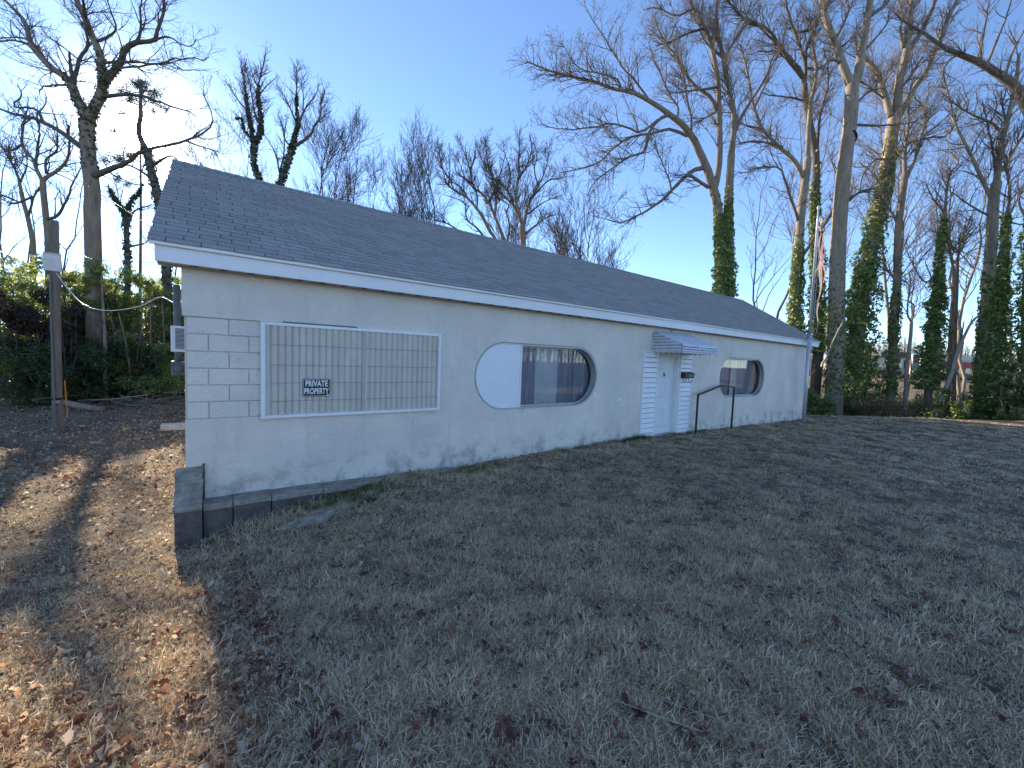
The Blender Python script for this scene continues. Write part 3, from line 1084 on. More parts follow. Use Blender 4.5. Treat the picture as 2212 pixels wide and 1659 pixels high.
def scallop(p0, p1, nrm, n):
    p0, p1, nrm = np.array(p0), np.array(p1), np.array(nrm)
    K = n * 8
    top = [p0 + (p1 - p0) * i / K for i in range(K + 1)]
    vs = [tuple(t + nrm * .004) for t in top] + [tuple(t + nrm * .004 - np.array([0, 0, .012 + .032 * abs(math.sin(math.pi * i / 8))])) for i, t in enumerate(top)]
    va.add(vs, [(i, i + 1, K + 2 + i, K + 1 + i) for i in range(K)])


scallop((AX0 - .01, 0, VZ + .004), (AX0 - .01, AY - .012, VZ + .004), (-1, 0, 0), 6)
scallop((AX0 - .01, AY - .012, VZ + .004), (AX1 + .01, AY - .012, VZ + .004), (0, -1, 0), 12)
scallop((AX1 + .01, AY - .012, VZ + .004), (AX1 + .01, 0, VZ + .004), (1, 0, 0), 6)
va.build('scalloped_edge', M['awning'], awn)
# small bracket where a light was taken down above the awning
bk = MB(); bk.bbox(9.72, 9.86, -.035, 0, 2.60 + .02, 2.70, b=.012); bk.build('mounting_block', M['board'], building)
pt = MB(); pt.add([(7.72, -.003, .93), (7.80, -.003, .90), (7.87, -.003, .93), (7.89, -.003, 1.0), (7.84, -.003, 1.0)], [(0, 1, 2, 3, 4)])
pt.build('plaster_patch', M['white_panel'], building)

# mailbox beside the door
mb = empty('mailbox', (10.48, -.05, 1.45))
tag(mb, 'black wall mailbox with two newspaper hooks on the white siding by the door', 'mailbox')
m = MB(); m.bbox(10.245, 10.70, -.165, -.045, 1.455, 1.585, b=.012); m.build('box_body', M['black_metal'], mb)
m = MB()
m.add([(10.235, -.045, 1.625), (10.715, -.045, 1.625), (10.715, -.185, 1.575), (10.235, -.185, 1.575), (10.235, -.045, 1.612), (10.715, -.045, 1.612), (10.715, -.185, 1.562), (10.235, -.185, 1.562)],
      [(0, 3, 2, 1), (4, 5, 6, 7), (0, 4, 7, 3), (1, 2, 6, 5), (3, 7, 6, 2), (0, 1, 5, 4)])
m.build('lid', M['black_metal'], mb)
m = MB(); m.tube([(10.475 + .06 * math.cos(a), -.168, 1.517 + .05 * math.sin(a)) for a in np.linspace(0, 6.28, 17)], .006, 5)
m.quad((10.50, -.168, 1.49), (10.58, -.168, 1.49), (10.58, -.168, 1.55), (10.50, -.168, 1.55)); m.build('emblem', M['grey_metal'], mb)
for x in (10.34, 10.60):
    m = MB(); m.tube([(x, -.06, 1.46), (x, -.075, 1.38), (x, -.11, 1.345), (x, -.15, 1.36), (x, -.155, 1.40)], .008, 6); m.build('hook', M['black_metal'], mb)

# ---- concrete ledge along the foot of the wall
ledge = empty('foundation_ledge', (1.2, -.15, -.4))
tag(ledge, 'low weathered concrete block ledge along the foot of the wall', 'ledge')
for i, (xa, xb, h) in enumerate(((.135, .42, -.032), (.426, .82, -.026), (.826, 1.42, -.034), (1.427, 2.05, -.045), (2.056, 2.7, -.06), (2.706, 3.4, -.07))):
    b = MB(); b.bbox(xa, xb, -.285, -.002, h - .075, h, b=.012)
    b.build('cap_block', M['concrete'], ledge)
    b = MB(); b.bbox(xa + .002, xb - .002, -.272, -.004, -.75, h - .077, b=.008)
    b.build('block', M['concrete_dark'], ledge)
but = empty('concrete_buttress', (0, -.15, -.4))
tag(but, 'sloping crumbling concrete buttress at the left corner of the wall', 'buttress')
b = MB()
rngb = random.Random(3)
b.add([(-.118, .02, -.8), (.128, .02, -.8), (.128, -.33, -.8), (-.118, -.33, -.8), (-.118, .02, .33), (.128, .02, .36), (.128, -.33, -.055), (-.118, -.33, -.065)],
      [(0, 1, 2, 3), (3, 2, 6, 7), (2, 1, 5, 6), (0, 3, 7, 4), (1, 0, 4, 5), (7, 6, 5, 4)])
b.build('core', M['concrete_dark'], but)
for i in range(9):
    u0, u1 = i / 9, (i + 1) / 9 + .03
    y0, y1 = .0 - .34 * (1 - u0) , .0 - .34 * (1 - u1)
    z0, z1 = -.06 + .41 * u0, -.06 + .41 * min(u1, 1.02)
    m = MB()
    j = lambda: rngb.uniform(-.008, .008)
    xl, xr = -.126 + j(), .130 + j() * .5
    h = .022 + rngb.uniform(0, .014)
    m.add([(xl, y0, z0), (xr, y0 + j(), z0 + j()), (xr, y1, z1 + j()), (xl, y1 + j(), z1), (xl, y0 - h * .5, z0 + h), (xr, y0 - h * .5, z0 + h + j()), (xr + j(), y1 - h * .5, z1 + h * .5), (xl + j(), y1 - h * .5, z1 + h * .5)],
          [(4, 5, 6, 7), (0, 1, 5, 4), (1, 2, 6, 5), (3, 0, 4, 7), (2, 3, 7, 6)])
    m.build('stone', M['concrete'], but)
# edge strip between the buttress and the wall
b = MB(); b.box(.128, .150, -.03, .0, -.03, .40); b.build('edge_strip', M['concrete_dark'], but)
# grey concrete path slab sunk in the grass beside the ledge
sl = empty('sunken_slab', (1.5, -.75, -.2))
tag(sl, 'flat grey stepping slab half buried in the grass before the ledge', 'slab')
b = MB()
pts = [(.75, -.95), (1.25, -1.05), (2.1, -.62), (2.0, -.47), (1.35, -.62)]
zz = [float(ground_z(x, y)) + .022 for x, y in pts]
n = len(pts)
b.add([(x, y, z) for (x, y), z in zip(pts, zz)] + [(x, y, z - .12) for (x, y), z in zip(pts, zz)], [tuple(range(n))] + [((i + 1) % n, i, n + i, n + (i + 1) % n) for i in range(n)])
b.build('slab_top', M['concrete'], sl)

# ---- handrail by the door
hr = empty('handrail', (11.6, -.22, -.1))
tag(hr, 'thin black steel handrail on two posts right of the door', 'handrail')
HY = -.22
pA, pB = hit(1508, 853, 1, HY), hit(1556, 833, 1, HY)
pC = hit(1586, 836, 1, HY)
r_ = .021
def sqbar(name, a, b_, w=.020):
    m = MB(); m.tube([a, b_], w * 1.15, 4); m.build(name, M['black_metal'], hr)
gA = float(ground_z(pA[0], HY)) - .1
m = MB(); m.box(pA[0] - r_, pA[0] + r_, HY - r_, HY + r_, gA, pA[2]); m.build('post', M['black_metal'], hr)
gC = float(ground_z(pC[0], HY)) - .1
m = MB(); m.box(pC[0] - r_, pC[0] + r_, HY - r_, HY + r_, gC, pC[2] + .0); m.build('post', M['black_metal'], hr)
m = MB()
for a, c in ((pA, pB), (pB, pC)):
    a, c = np.array(a), np.array(c)
    h = .045
    m.add([(a[0] - .012, HY - .026, a[2] - h + .02), (c[0] + .012, HY - .026, c[2] - h + .02), (c[0] + .012, HY + .026, c[2] - h + .02), (a[0] - .012, HY + .026, a[2] - h + .02),
           (a[0] - .012, HY - .026, a[2] + .02), (c[0] + .012, HY - .026, c[2] + .02), (c[0] + .012, HY + .026, c[2] + .02), (a[0] - .012, HY + .026, a[2] + .02)],
          [(0, 3, 2, 1), (4, 5, 6, 7), (0, 1, 5, 4), (1, 2, 6, 5), (2, 3, 7, 6), (3, 0, 4, 7)])
m.build('rail', M['black_metal'], hr)

# ---- flagpole with the remains of a flag
FPX, FPY = 18.08, -.36
fz = float(ground_z(FPX, FPY))
fp = empty('flagpole', (FPX, FPY, fz))
tag(fp, 'tall pale metal flagpole at the right end of the building', 'flagpole')
m = MB(); m.tube([(FPX + .16, FPY, fz - .3), (FPX + .07, FPY, 3.1)], .066, 12); m.build('lower_pole', M['pole_paint'], fp, smooth=True)
m = MB(); m.tube([(FPX + .07, FPY, 3.1), (FPX - .06, FPY, 7.15), (FPX - .085, FPY, 7.62)], [.050, .044, .03], 12); m.build('upper_pole', M['pole_paint'], fp, smooth=True)
m = MB(); m.tube([(FPX + .08, FPY, 2.95), (FPX + .07, FPY, 3.12)], .074, 12); m.build('coupling', M['grey_metal'], fp)
m = MB(); m.tube([(FPX - .085, FPY, 7.6), (FPX - .087, FPY, 7.66), (FPX - .088, FPY, 7.74), (FPX - .09, FPY, 7.80)], [.02, .05, .05, .01], 10); m.build('finial', M['pole_paint'], fp, smooth=True)
m = MB(); m.box(FPX - .02, FPX + .12, FPY - .10, FPY + .02, 7.0, 7.18); m.tube([(FPX + .05, FPY - .04, 7.2), (FPX + .05, FPY - .04, 7.45)], [.07, .01], 8); m.build('truck', M['grey_metal'], fp)
m = MB(); m.tube([(FPX + .03, FPY - .09, 7.1), (FPX + .06, FPY - .08, 4.5), (FPX + .16, FPY - .085, 1.2)], .006, 5); m.build('halyard', M['cable_white'], fp)


def strip(pts, ws, nrm):
    V = []; 
    for (p, w) in zip(pts, ws):
        p = np.array(p); V += [tuple(p - np.array(nrm) * w / 2), tuple(p + np.array(nrm) * w / 2)]
    return V, [(2 * i, 2 * i + 1, 2 * i + 3, 2 * i + 2) for i in range(len(pts) - 1)]


fl = empty('tattered_flag', (FPX, FPY, 5.5))
tag(fl, 'torn faded pink flag shreds hanging from the top of the flagpole', 'flag')
rf = random.Random(12)
def shred(p0, dx, dz, w, mt, n=9, sway=.05):
    pts = []
    for i in range(n):
        u = i / (n - 1)
        pts.append((p0[0] + dx * u + sway * math.sin(5 * u + dx * 7), p0[1] - .05 + .05 * math.sin(7 * u), p0[2] + dz * u))
    ws = [w * (1 - .75 * (i / (n - 1)) ** 2) * rf.uniform(.75, 1.2) for i in range(n)]
    a = np.array([.80, -.59, 0]) * (1 if abs(dz) > abs(dx) else 0) + np.array([0, 0, 1.]) * (0 if abs(dz) > abs(dx) else 1)
    V, F = strip(pts, ws, a)
    m = MB(); m.add(V, F); m.build('shred', mt, fl)
shred((FPX + .22, FPY - .1, 6.6), -.10, -2.6, .09, M['flag'])
shred((FPX + .20, FPY - .1, 6.9), .14, -1.2, .07, M['flag'])
shred((FPX + .30, FPY - .1, 6.1), .30, -1.0, .10, M['flag'])
shred((FPX - .02, FPY - .1, 6.9), -.55, .0, .10, M['flag'], sway=.02)
shred((FPX - .02, FPY - .1, 7.1), -.35, .12, .16, M['flag_pale'], sway=.02)
shred((FPX + .12, FPY - .1, 6.0), .05, -1.9, .08, M['flag_pale'])
shred((FPX - .08, FPY - .1, 6.7), -.16, -1.4, .06, M['flag'])
shred((FPX + .16, FPY - .1, 4.3), .16, -1.2, .05, M['flag_pale'], sway=.10)

# ------------------------------------------------------------------ trees: growth helpers
def unit(v):
    return v / (np.linalg.norm(v, axis=-1, keepdims=True) + 1e-9)


def tubes_np(P, R, sides):
    """P (N,K,3) polylines, R (N,K) radii -> verts, quads"""
    N_, K = P.shape[:2]
    T = np.empty_like(P)
    T[:, 1:-1] = P[:, 2:] - P[:, :-2]
    T[:, 0] = P[:, 1] - P[:, 0]
    T[:, -1] = P[:, -1] - P[:, -2]
    T = unit(T)
    mean = unit(P[:, -1] - P[:, 0])
    ref = np.where(np.abs(mean[:, 2:3]) < .8, np.array([[0, 0, 1.]]), np.array([[1., 0, 0]]))
    A = unit(np.cross(T, ref[:, None, :]))
    B = np.cross(T, A)
    ang = np.arange(sides) * 2 * math.pi / sides
    V = P[:, :, None, :] + R[:, :, None, None] * (np.cos(ang)[None, None, :, None] * A[:, :, None, :] + np.sin(ang)[None, None, :, None] * B[:, :, None, :])
    idx = np.arange(N_ * K * sides).reshape(N_, K, sides)
    a = idx[:, :-1, :]; b = np.roll(idx, -1, axis=2)[:, :-1, :]
    c = np.roll(idx, -1, axis=2)[:, 1:, :]; d = idx[:, 1:, :]
    F = np.stack([a, b, c, d], -1).reshape(-1, 4)
    return V.reshape(-1, 3), F


def round_ends(P, R):
    """close both ends of each polyline tube with a short dome"""
    t0 = unit(P[:, 0] - P[:, 1]); t1 = unit(P[:, -1] - P[:, -2])
    r0, r1_ = R[:, :1], R[:, -1:]
    P = np.concatenate([(P[:, 0] + t0 * r0 * .7)[:, None], (P[:, 0] + t0 * r0 * .45)[:, None], P, (P[:, -1] + t1 * r1_ * .45)[:, None], (P[:, -1] + t1 * r1_ * .7)[:, None]], 1)
    R = np.concatenate([r0 * .05, r0 * .75, R, r1_ * .75, r1_ * .05], 1)
    return P, R


def join(parts):
    Vs, Fs, n = [], [], 0
    for V, F in parts:
        if len(V) == 0: continue
        Vs.append(V); Fs.append(F + n); n += len(V)
    return np.concatenate(Vs), np.concatenate(Fs)


def resample(pts, K):
    """Catmull-Rom through pts (n,3), K points evenly by arc length"""
    p = np.asarray(pts, float)
    if len(p) == 2:
        q = p[0] + (p[1] - p[0]) * np.linspace(0, 1, 30)[:, None]
    else:
        e = np.vstack([2 * p[0] - p[1], p, 2 * p[-1] - p[-2]])
        q = []
        for i in range(1, len(e) - 2):
            t = np.linspace(0, 1, 12, endpoint=False)[:, None]
            a, b, c, d = e[i - 1], e[i], e[i + 1], e[i + 2]
            q.append(.5 * (2 * b + (c - a) * t + (2 * a - 5 * b + 4 * c - d) * t ** 2 + (3 * b - a - 3 * c + d) * t ** 3))
        q = np.vstack(q + [p[-1:]])
    s = np.concatenate([[0], np.cumsum(np.linalg.norm(np.diff(q, axis=0), axis=1))])
    u = np.linspace(0, s[-1], K)
    return np.stack([np.interp(u, s, q[:, k]) for k in range(3)], -1), s[-1]


def sprout(P, R, L, per_m, f0, len_f, ang, up, K, rg, rcap, rtip, wig=.25, lmin=.15, fwd=None, lean=None, keep=None):
    """children along parent polylines. len_f = (lo, hi) child length in metres near the base of the parent, shorter to its tip"""
    N_, Kp = P.shape[:2]
    cnt = np.maximum(1, rg.poisson(np.maximum(.01, L * per_m * (1 - f0))))
    ids = np.repeat(np.arange(N_), cnt)
    n = len(ids)
    f = f0 + (1 - f0) * rg.random(n) ** .85
    x = f * (Kp - 1)
    i0 = np.minimum(x.astype(int), Kp - 2)
    w = (x - i0)[:, None]
    pos = P[ids, i0] * (1 - w) + P[ids, i0 + 1] * w
    rad = R[ids, i0] * (1 - w[:, 0]) + R[ids, i0 + 1] * w[:, 0]
    t = unit(P[ids, i0 + 1] - P[ids, i0])
    rv = unit(rg.normal(size=(n, 3)))
    perp = unit(rv - t * np.sum(rv * t, -1, keepdims=True))
    a = np.radians(rg.uniform(*ang, n))[:, None]
    d = unit(t * np.cos(a) + perp * np.sin(a) + np.array([0, 0, up * .6]))
    ln = rg.uniform(*len_f, n) * (1.12 - .62 * f)
    ln = np.maximum(ln, lmin)
    pts = np.empty((n, K, 3)); pts[:, 0] = pos
    st = (ln / (K - 1))[:, None]
    for k in range(1, K):
        d = unit(d + rg.normal(size=(n, 3)) * wig + np.array([0, 0, up / K]))
        pts[:, k] = pts[:, k - 1] + d * st
    r0 = np.minimum(np.minimum(rad * .62, rcap), .010 * ln + rtip * 1.5)
    r0 = np.maximum(r0, rtip)
    fr = np.linspace(0, 1, K)[None, :]
    RR = r0[:, None] * (1 - fr) + rtip * .55 * fr
    return pts, RR, ln


def leaf_mesh(C, nrm, size, rg, aspect=.62):
    """one diamond-ish leaf of two triangles folded on the midrib per centre"""
    n = len(C)
    nrm = unit(nrm)
    rv = unit(rg.normal(size=(n, 3)))
    a = unit(np.cross(nrm, rv)); b = np.cross(nrm, a)
    s = (size * rg.uniform(.6, 1.25, n))[:, None]
    fold = nrm * s * .18
    p0 = C - a * s; p1 = C + b * s * aspect + fold; p2 = C + a * s; p3 = C - b * s * aspect + fold
    V = np.stack([p0, p1, p2, p3], 1).reshape(-1, 3)
    k = np.arange(n)[:, None] * 4
    F = np.concatenate([k + np.array([[0, 1, 2]]), k + np.array([[0, 2, 3]])])
    return V, F


TRIS = [0]
VSC = FV       # pixels (2212 frame) per radian


def on_ray_ground(x, y):
    """ground point seen at a pixel"""
    v = (x - 1106) / FV * CR + (829.5 - y) / FV * CU + CF
    t = 1.0
    while t < 200:
        p = CAM + v * t
        if p[2] <= float(ground_z(p[0], p[1])): return p
        t += .05
    return CAM + v * 200


def traced_tree(name, label, d, conv, limbs, base=None, seed=0, bark='bark', twig='twig', l1=(2.2, .22, (1.2, 3.0)), l2=(3.4, (.5, 1.3)), l3=(5.0, (.22, .6)),
                up=.25, ivy=None, buds=0.0, scar=None, group=None, cat='tree', twig_w=.48, wood_seed=None, l1_ang=(28, 62)):
    """a bare tree. limbs: (kind, w0, w1, pixel points, depth change); widths in pixels of the 2212 frame"""
    rg = np.random.default_rng(seed + 100)
    pix = d / VSC
    built = []          # (pixels, 3D points, radii, length, kind)
    for kind, w0, w1, pts, dd in limbs:
        px = np.array([conv(*p) for p in pts], float)
        ds = d
        if built and kind != 'T0':
            best = 1e9
            for bp, b3 in ((b[0], b[5]) for b in built):
                q = np.hypot(bp[:, 0] - px[0, 0], bp[:, 1] - px[0, 1])
                i = int(q.argmin())
                if q[i] < best:
                    best, ds = q[i], b3[i]
        s = np.concatenate([[0], np.cumsum(np.hypot(*np.diff(px, axis=0).T))]); s /= s[-1]
        dep = ds + dd * pix * 100 * s ** 1.2
        P = np.array([at(x, y, e) for (x, y), e in zip(px, dep)])
        K = 16
        Q, L_ = resample(P, K)
        if kind == 'L':
            Q[1:] += rg.normal(size=(K - 1, 3)) * .010 * L_ * np.linspace(.2, 1, K - 1)[:, None] * .5
        fr = np.linspace(0, 1, K)
        Rr = (w0 + (w1 - w0) * fr ** .8) / 2 * np.interp(fr, s, dep) / VSC
        dq = (Q - CAM) @ CF
        pq = np.stack([1106 + FV * ((Q - CAM) @ CR) / dq, 829.5 - FV * ((Q - CAM) @ CU) / dq], -1)
        built.append((pq, Q, Rr, L_, kind, dq))
    b0 = built[0][1][0]
    gz = float(ground_z(b0[0], b0[1]))
    root = empty(name, (b0[0], b0[1], gz))
    tag(root, label, cat, group)
    # trunk
    tr = []
    first = True
    for pq, Q, Rr, L_, kind, dq in built:
        if kind[0] != 'T': continue
        P = Q
        R2 = Rr.copy()
        if kind == 'T0' or first:
            if P[0, 2] > gz:
                foot = P[0] + (P[0] - P[2]) * ((P[0, 2] - gz + .3) / max(.3, abs(P[2, 2] - P[0, 2])) * .0)
                foot = np.array([P[0, 0], P[0, 1], gz - .3])
                P = np.vstack([foot, (foot + P[0]) / 2, P]); R2 = np.concatenate([[R2[0] * 1.35, R2[0] * 1.06], R2])
            else:
                R2[0] *= 1.3
            first = False
        P, R2 = round_ends(P[None], R2[None])
        tr.append(tubes_np(P, R2, 10))
    V, F = join(tr)
    trunk = put('trunk', mesh_np('trunk', V, F, smooth=True), M[bark], root)
    # limbs and twigs
    rt = twig_w / 2 * pix
    if conv(*limbs[0][3][0])[0] > 900:
        k_ = 1.55
        l1 = (l1[0] * k_, l1[1], l1[2]); l2 = (l2[0] * 1.2, l2[1]); l3 = (l3[0] * 1.15, l3[1]) if l3 else None
    if conv(*limbs[0][3][0])[0] <= 900:
        l1 = (l1[0] * 1.25, l1[1], l1[2])
    lim = [b for b in built if b[4] != 'T' and b[4] != 'T0'] 
    src = [b for b in built if b[4] not in ('T', 'T0')] + [b for b in built if b[4] == 'TC']
    PP = np.stack([b[1] for b in src]); RR = np.stack([b[2] for b in src]); LL = np.array([b[3] for b in src])
    parts = []
    lims = [b for b in built if b[4] == 'L']
    if lims:
        parts.append(tubes_np(*round_ends(np.stack([b[1] for b in lims]), np.stack([b[2] for b in lims])), 7))
    P1, R1, L1 = sprout(PP, RR, LL, l1[0], l1[1], l1[2], l1_ang, up, 7, rg, .06 * d / 20, rt * 1.6, wig=.16)
    parts.append(tubes_np(P1, R1, 4))
    P2, R2_, L2 = sprout(np.concatenate([P1]), R1, L1, l2[0], .12, l2[1], (25, 60), up, 5, rg, .02 * d / 20, rt * 1.15, wig=.20)
    parts.append(tubes_np(P2, R2_, 3))
    if l3:
        P3, R3, L3 = sprout(P2, R2_, L2, l3[0], .1, l3[1], (22, 58), up * .8, 3, rg, .01, rt, wig=.18)
        parts.append(tubes_np(P3, R3, 3))
        if buds:
            m = rg.random(len(P3)) < buds
            C = P3[m, -1]
            bs = rt * 3.2
            dirn = unit(P3[m, -1] - P3[m, -2])
            parts.append(tubes_np(np.stack([C, C + dirn * bs * 1.6, C + dirn * bs * 3.4], 1), np.stack([np.full(len(C), rt), np.full(len(C), bs), np.full(len(C), rt * .3)], 1), 3))
    V, F = join(parts)
    TRIS[0] += 2 * len(F)
    put('crown', mesh_np('crown', V, F), M[twig], root)
    if ivy:
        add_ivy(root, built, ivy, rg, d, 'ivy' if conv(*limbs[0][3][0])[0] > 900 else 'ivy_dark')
    if scar:
        sx, sy, w, h = scar
        c = at(*conv(sx, sy), d)
        q = MB()
        n = 10
        out = unit(CAM - c)
        side = unit(np.cross(out, [0, 0, 1.]))
        upv = np.cross(side, out)
        rad = Rr = built[0][2][-1]
        base_ = c + out * 0
        pts = []
        for i in range(7):
            for j in range(5):
                u = (j / 4 - .5) * 2; v = (i / 6 - .5) * 2
                k = max(0, 1 - .9 * v * v)
                pts.append(base_ + side * u * w * pix * k + upv * v * h * pix + out * (scar_r(built, c) * math.sqrt(max(.05, 1 - (u * .75) ** 2)) + .012))
        q.add(pts, [(i * 5 + j, i * 5 + j + 1, (i + 1) * 5 + j + 1, (i + 1) * 5 + j) for i in range(6) for j in range(4)])
        q.build('bark_scar', M['scar'], root, smooth=True)
    return root


def scar_r(built, c):
    best, r = 1e9, .3
    for b in built:
        if b[4][0] != 'T': continue
        q = np.linalg.norm(b[1] - c, axis=1)
        i = int(q.argmin())
        if q[i] < best: best, r = q[i], float(b[2][i])
    return r


def add_ivy(root, built, ivy, rg, d, leaf='ivy'):
    """ivy: list of (limb index, f0, f1, thickness px at f0, at f1, leaves)"""
    parts = []
    pix = d / VSC
    for li, f0, f1, t0, t1, n in ivy:
        n = int(n * 1.6)
        pq, Q, Rr, L_, kind, dq = built[li]
        tail = rg.random(n) < .14
        f = np.where(tail, f1 + rg.exponential(.05, n) * (f1 < .97), f0 + (f1 - f0) * rg.random(n) ** 1.12)
        f = np.clip(f, 0, 1)
        x = f * (len(Q) - 1)
        i0 = np.minimum(x.astype(int), len(Q) - 2); w = (x - i0)[:, None]
        c = Q[i0] * (1 - w) + Q[i0 + 1] * w
        r = Rr[i0]
        # lumpy sleeve: thickness modulated along and around the trunk
        az = rg.uniform(0, 2 * math.pi, n)
        th = (t0 + (t1 - t0) * np.clip((f - f0) / max(1e-6, f1 - f0), 0, 1)) / 2 * pix
        lump = .55 + .34 * np.sin(f * 19 + 2 * np.sin(az + li)) * np.sin(az * 2 + f * 11) + .30 * np.sin(f * 47 + az * 2) + .22 * np.sin(f * 101 + 3 * az)
        lump = np.where(tail, .25, lump)
        rad = r + th * np.maximum(.12, lump) * (.35 + .65 * rg.random(n) ** .7 + (rg.random(n) < .05) * rg.uniform(0, .55, n))
        up = np.array([0, 0, 1.])
        t = unit(Q[i0 + 1] - Q[i0])
        e1 = unit(np.cross(t, np.array([0.3, .9, 0.1]))); e2 = np.cross(t, e1)
        o = np.cos(az)[:, None] * e1 + np.sin(az)[:, None] * e2
        C = c + o * rad[:, None]
        nr = unit(o + rg.normal(size=(n, 3)) * .55 + up * .15)
        sz = np.full(n, max(.06, 3.3 * pix))
        parts.append(leaf_mesh(C, nr, sz, rg, .75))
    V, F = join(parts)
    TRIS[0] += len(F)
    iv = put('ivy', mesh_np('ivy', V, F), M[leaf], root)
    tag(iv, kind='stuff')


def r1(x, y): return (x * .25, y * .25)
def r2(x, y): return (x * .25, 414.7 + y * .25)
def r5(x, y): return (432 + .2257 * x, 72 + .2257 * y)
def r6b(x, y): return (792 + .2767 * x, 252 + .2767 * y)
def r7(x, y): return (1080 + .3038 * x, .3038 * y)
def r8(x, y): return (1584 + .3907 * x, .3907 * y)
def r6(x, y): return (1692 + .2387 * x, 612 + .2387 * y)


# ------------------------------------------------------------------ the big trees
traced_tree('ivy_clad_tree', 'huge bare tree with forked ivy grown trunk at far left beside the sun', 18, r1, [
    ('T', 27, 24, [(795, 1800), (800, 1660), (770, 1400), (755, 1200), (757, 1060)], 0),
    ('TC', 20, 5, [(757, 1060), (720, 950), (660, 850), (620, 720), (560, 660), (450, 590), (350, 490), (270, 390), (220, 200), (130, 90), (20, -20)], .5),
    ('TC', 21, 9, [(757, 1060), (800, 960), (860, 850), (890, 720), (880, 620), (870, 490), (820, 360), (770, 250), (740, 170), (690, 60), (650, -20), (620, -150)], -.3),
    ('L', 16, 4, [(890, 730), (960, 640), (1040, 540), (1080, 440), (1190, 365), (1330, 350), (1390, 180), (1420, 60), (1400, -60)], -.6),
    ('L', 9, 3, [(640, 700), (690, 500), (740, 440), (760, 330), (700, 180)], .5),
    ('L', 8, 4, [(640, 710), (615, 600), (600, 450)], .3),
    ('L', 8, 3, [(740, 170), (725, 50), (715, -60)], -.5),
    ('L', 6, 2, [(1190, 365), (1220, 230), (1215, 50), (1250, -60)], -.4),
    ('L', 5, 1.6, [(1320, 350), (1450, 320), (1560, 380), (1650, 400), (1700, 350)], -.5),
    ('L', 6, 1.6, [(890, 545), (1050, 535), (1250, 545), (1400, 550), (1500, 500), (1600, 500), (1750, 510), (1810, 500)], -.8),
    ('L', 5, 1.6, [(1000, 592), (1200, 575), (1450, 540), (1560, 590), (1720, 603)], -.8),
    ('L', 9, 2, [(880, 835), (1050, 820), (1200, 820), (1400, 890), (1500, 930), (1600, 950), (1700, 1010)], -.9),
    ('L', 13, 4, [(755, 1300), (700, 1270), (640, 1220), (500, 1120), (380, 1060), (270, 1020), (110, 980), (-20, 940)], .5),
    ('L', 14, 7, [(770, 1540), (850, 1505), (950, 1465), (1100, 1400), (1200, 1320)], -.5),
    ('L', 8, 2, [(1200, 1320), (1330, 1280), (1480, 1250), (1600, 1215), (1750, 1150), (1850, 1040), (1800, 920), (1750, 800)], -.5),
    ('L', 4, 1.5, [(1600, 1215), (1720, 1260), (1840, 1300), (1900, 1390)], -.3),
    ('L', 6, 2, [(450, 590), (240, 345), (0, 330)], .4),
    ('L', 5, 2, [(600, 735), (480, 735), (380, 745), (330, 800)], .5),
    ('L', 6, 2, [(380, 1060), (300, 940), (120, 920), (190, 820), (150, 730)], .4),
    ('L', 7, 2, [(820, 360), (910, 330), (1000, 250), (960, 100), (930, 0)], -.5),
    ('L', 6, 2, [(270, 390), (120, 350), (-20, 360)], .2),
], seed=1, bark='bark', twig='twig_dark', l1=(2.0, .12, (.9, 2.2)), l2=(4.4, (.4, 1.0)), l3=(4.8, (.2, .5)), up=.22,
    ivy=[(0, .45, 1, 3, 4, 150), (1, 0, .25, 6, 4, 170), (2, 0, .4, 6, 4, 230), (3, 0, .3, 4, 3, 60)], wood_seed=1)

traced_tree('forked_tree', 'slim many stemmed bare tree behind the utility pole at far left', 20, r1, [
    ('T', 11, 10, [(415, 2200), (415, 2080), (400, 1900), (375, 1660), (370, 1570)], 0),
    ('TC', 8, 3, [(370, 1570), (310, 1450), (290, 1380), (230, 1320), (190, 1250), (200, 1100), (230, 960)], .3),
    ('TC', 8, 3, [(370, 1570), (390, 1540), (500, 1470), (580, 1380), (600, 1250), (590, 1080)], -.3),
    ('L', 6, 2, [(310, 1450), (320, 1300), (340, 1150), (330, 980)], .2),
    ('L', 5, 2, [(400, 1500), (400, 1380), (490, 1300), (500, 1180), (490, 1050)], -.2),
    ('L', 7, 2, [(400, 1900), (500, 1860), (580, 1720), (620, 1600), (700, 1450)], -.3),
    ('L', 5, 2, [(280, 1700), (120, 1760), (-20, 1700)], .3),
    ('L', 5, 2, [(190, 1250), (90, 1300), (-20, 1250)], .3),
], seed=2, twig='twig_dark', l1=(2.6, .1, (.8, 2.2)), l2=(3.2, (.4, 1.0)), l3=(3.6, (.2, .5)), up=.3)

traced_tree('slender_tree', 'slender bare tree at the left edge left of the utility pole', 24, r2, [
    ('T', 9, 7, [(285, 700), (280, 430), (240, 220), (205, 100), (185, 0)], 0),
    ('TC', 6, 2, [(185, 0), (150, -150), (60, -320), (0, -420)], .2),
    ('L', 5, 2, [(240, 220), (270, 130), (300, 20), (400, -120), (430, -260)], -.2),
    ('L', 4, 1.5, [(205, 100), (90, 60), (-10, 20)], .3),
    ('L', 4, 1.5, [(170, -80), (230, -220), (220, -380)], -.3),
], seed=3, twig='twig_dark', l1=(3.2, .1, (.8, 2.0)), l2=(3.2, (.4, 1.0)), l3=(3.2, (.2, .5)), up=.3)

